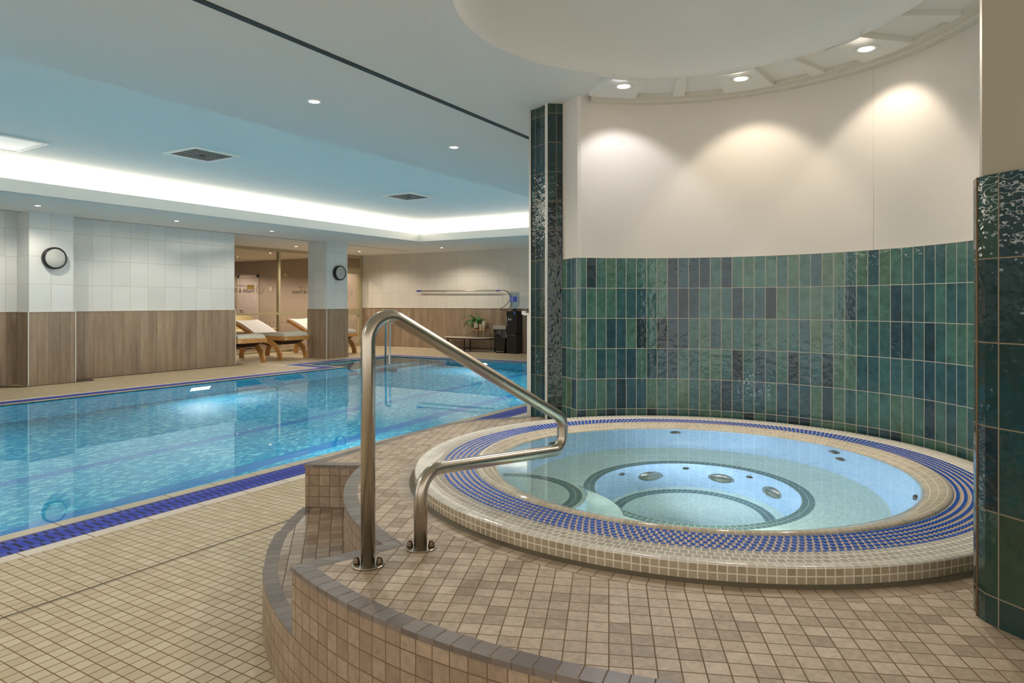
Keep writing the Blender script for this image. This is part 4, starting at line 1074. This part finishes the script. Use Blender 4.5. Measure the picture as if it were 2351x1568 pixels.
m = MB(); m.poly([[(Fc[0]+(p[0]-Fc[0])*.9, Fc[1]+(p[1]-Fc[1])*.9) for p in F]], ZF, True); world_part(m, 'footwell_floor', M['tubfloor'], tub)
# upper entry step
A_ = (2.42, 1.49); zA = ZW-.19
ca = [p for p in arc(A_, .335, 0, 360, 72)[:-1]]
inn_c = [p if math.hypot(p[0]-TC[0], p[1]-TC[1]) < .872 else (TC[0]+(p[0]-TC[0])*.872/math.hypot(p[0]-TC[0], p[1]-TC[1]), TC[1]+(p[1]-TC[1])*.872/math.hypot(p[0]-TC[0], p[1]-TC[1])) for p in ca]
m = MB(); m.poly([inn_c], zA, True); world_part(m, 'entry_step', M['stepm'], tub)
m = MB(); m.wall(inn_c, ZB, zA, closed=True); world_part(m, 'entry_step_riser', M['shell'], tub)
# underwater lamp in the riser of the upper step
ld_dir = Vector((.77, -.64, 0)).normalized(); lp_ = Vector((A_[0], A_[1], .180))+ld_dir*.337
m = MB(); sd = Vector((-ld_dir.y, ld_dir.x, 0)); upv = Vector((0, 0, 1))
def ringpts(r, o): return [lp_+ld_dir*o+r*(math.cos(t)*sd+math.sin(t)*upv) for t in [2*PI*k/24 for k in range(24)]]
a, b, c_ = ringpts(.062, 0), ringpts(.058, .012), ringpts(.048, .012)
for k in range(24):
    l = (k+1) % 24; m.face([a[k], a[l], b[l], b[k]]); m.face([b[k], b[l], c_[l], c_[k]])
world_part(m, 'lamp_bezel', M['chrome'], tub)
m = MB(); m.face(ringpts(.048, .010)); world_part(m, 'tub_lamp', M['uwglow'], tub)
ld = bpy.data.lights.new('tub_lamp_light', 'AREA'); ld.energy = TUBLAMP; ld.size = .08; ld.color = (.56, .70, 1); ld.spread = math.radians(115)
lo = bpy.data.objects.new('tub_lamp_light', ld); C.objects.link(lo); lo.location = lp_+ld_dir*.03; lo.rotation_euler = (ld_dir+Vector((0, 0, .18))).to_track_quat('-Z', 'Y').to_euler()
# added second tub lamp, unseen under the near rim, to light the bench
a_ = math.radians(205); ld = bpy.data.lights.new('tub_lamp_light', 'AREA'); ld.energy = TUBLAMP*.35; ld.size = .1; ld.color = (.86, .97, .95); ld.spread = math.radians(160)
lo = bpy.data.objects.new('tub_lamp_light', ld); C.objects.link(lo); lo.location = (TC[0]+.82*math.cos(a_), TC[1]+.82*math.sin(a_), .30)
lo.rotation_euler = Vector((-math.cos(a_), -math.sin(a_), -.25)).to_track_quat('-Z', 'Y').to_euler()
m = MB(); n3 = Vector((-math.cos(a_), -math.sin(a_), 0)); s3 = Vector((math.sin(a_), -math.cos(a_), 0)); c3 = Vector((TC[0]+.855*math.cos(a_), TC[1]+.855*math.sin(a_), .30))
m.face([c3+.045*(math.cos(t)*s3+math.sin(t)*Vector((0, 0, 1))) for t in [2*PI*k/20 for k in range(20)]]); world_part(m, 'tub_lamp', M['uwglow'], tub)
# jets and suction covers
def fitting(name, ang_, r, z, rad, tilt, mat, bulge, cen=TC):
    a = math.radians(ang_); p = Vector((cen[0]+r*math.cos(a), cen[1]+r*math.sin(a), z)); nrm_ = Vector((-math.cos(a)*math.cos(tilt), -math.sin(a)*math.cos(tilt), math.sin(tilt)))
    m = MB(); m.lathe([(rad, -.004), (rad, .006), (rad*.8, bulge*.6+.006), (rad*.45, bulge+.004), (0, bulge+.006)], (0, 0), 24)
    q = nrm_.to_track_quat('Z', 'Y'); m.v = [tuple(q @ Vector(v)+p) for v in m.v]
    return world_part(m, name, mat, tub)
for (d, z) in ((23, .355), (-36, .36), (-39, .25), (75, .30), (-88, .33)):
    fitting('jet', d, .873 if z > .3 else .868, z, .030, .12, M['steel_dark'], -.004)
for d in (48, -2, -42):
    fitting('suction_cover', d, .42, -.13, .066, .10, M['steel'], .02, cF)
for d in (72, 22, -22):
    fitting('nozzle', d, .425, -.02, .016, .10, M['steel_dark'], .004, cF)
m = MB(); m.lathe([(0, ZW), (.9065, ZW)], TC, 64, flip=True); o = m.build('spa_water', M['spa_water']); tag(o, 'clear still pale blue-green water filling the round hot tub', 'water', kind='stuff')
# ------------------------------------------------------------------ tub handrail
hr = empty('handrail', (1.505, 1.403, ZD), 'thick bent stainless steel grab rail standing at the hot tub steps', 'handrail')
B0 = Vector((1.505, 1.403, 0)); BD = Vector((.973, -.23, 0))
def RP(s_, z): p = B0+BD*s_; return (p.x, p.y, z)
corner = [RP(0, ZD), RP(0, 1.187), RP(.887, .734), RP(.887, .612), RP(.195, .652), RP(.195, ZD)]
pts = fillet(corner, [.075, .06, .05, .075], 12)
m = MB(); m.tube(pts, .0212, 24); world_part(m, 'rail_tube', M['steel'], hr)
for s_ in (0, .195):
    p = RP(s_, ZD); m = MB(); m.lathe([(0, ZD+.001), (.047, ZD+.001), (.048, ZD+.003), (.046, ZD+.005), (.0, ZD+.005)], (p[0], p[1]), 32, smooth=False)
    fl = world_part(m, 'flange', M['steel'], hr)
    for sg in (-1, 1):
        rv = Vector((.516, -.8565, 0))*sg*.034
        m = MB(); m.lathe([(0, ZD+.004), (.0105, ZD+.004), (.0105, ZD+.012), (.009, ZD+.013), (.0088, ZD+.018), (.006, ZD+.023), (0, ZD+.025)], (p[0]+rv.x, p[1]+rv.y), 12)
        l = hr.location; m.v = [tuple(Vector(v)-l) for v in m.v]; m.build('bolt', M['steel_dark'], fl)
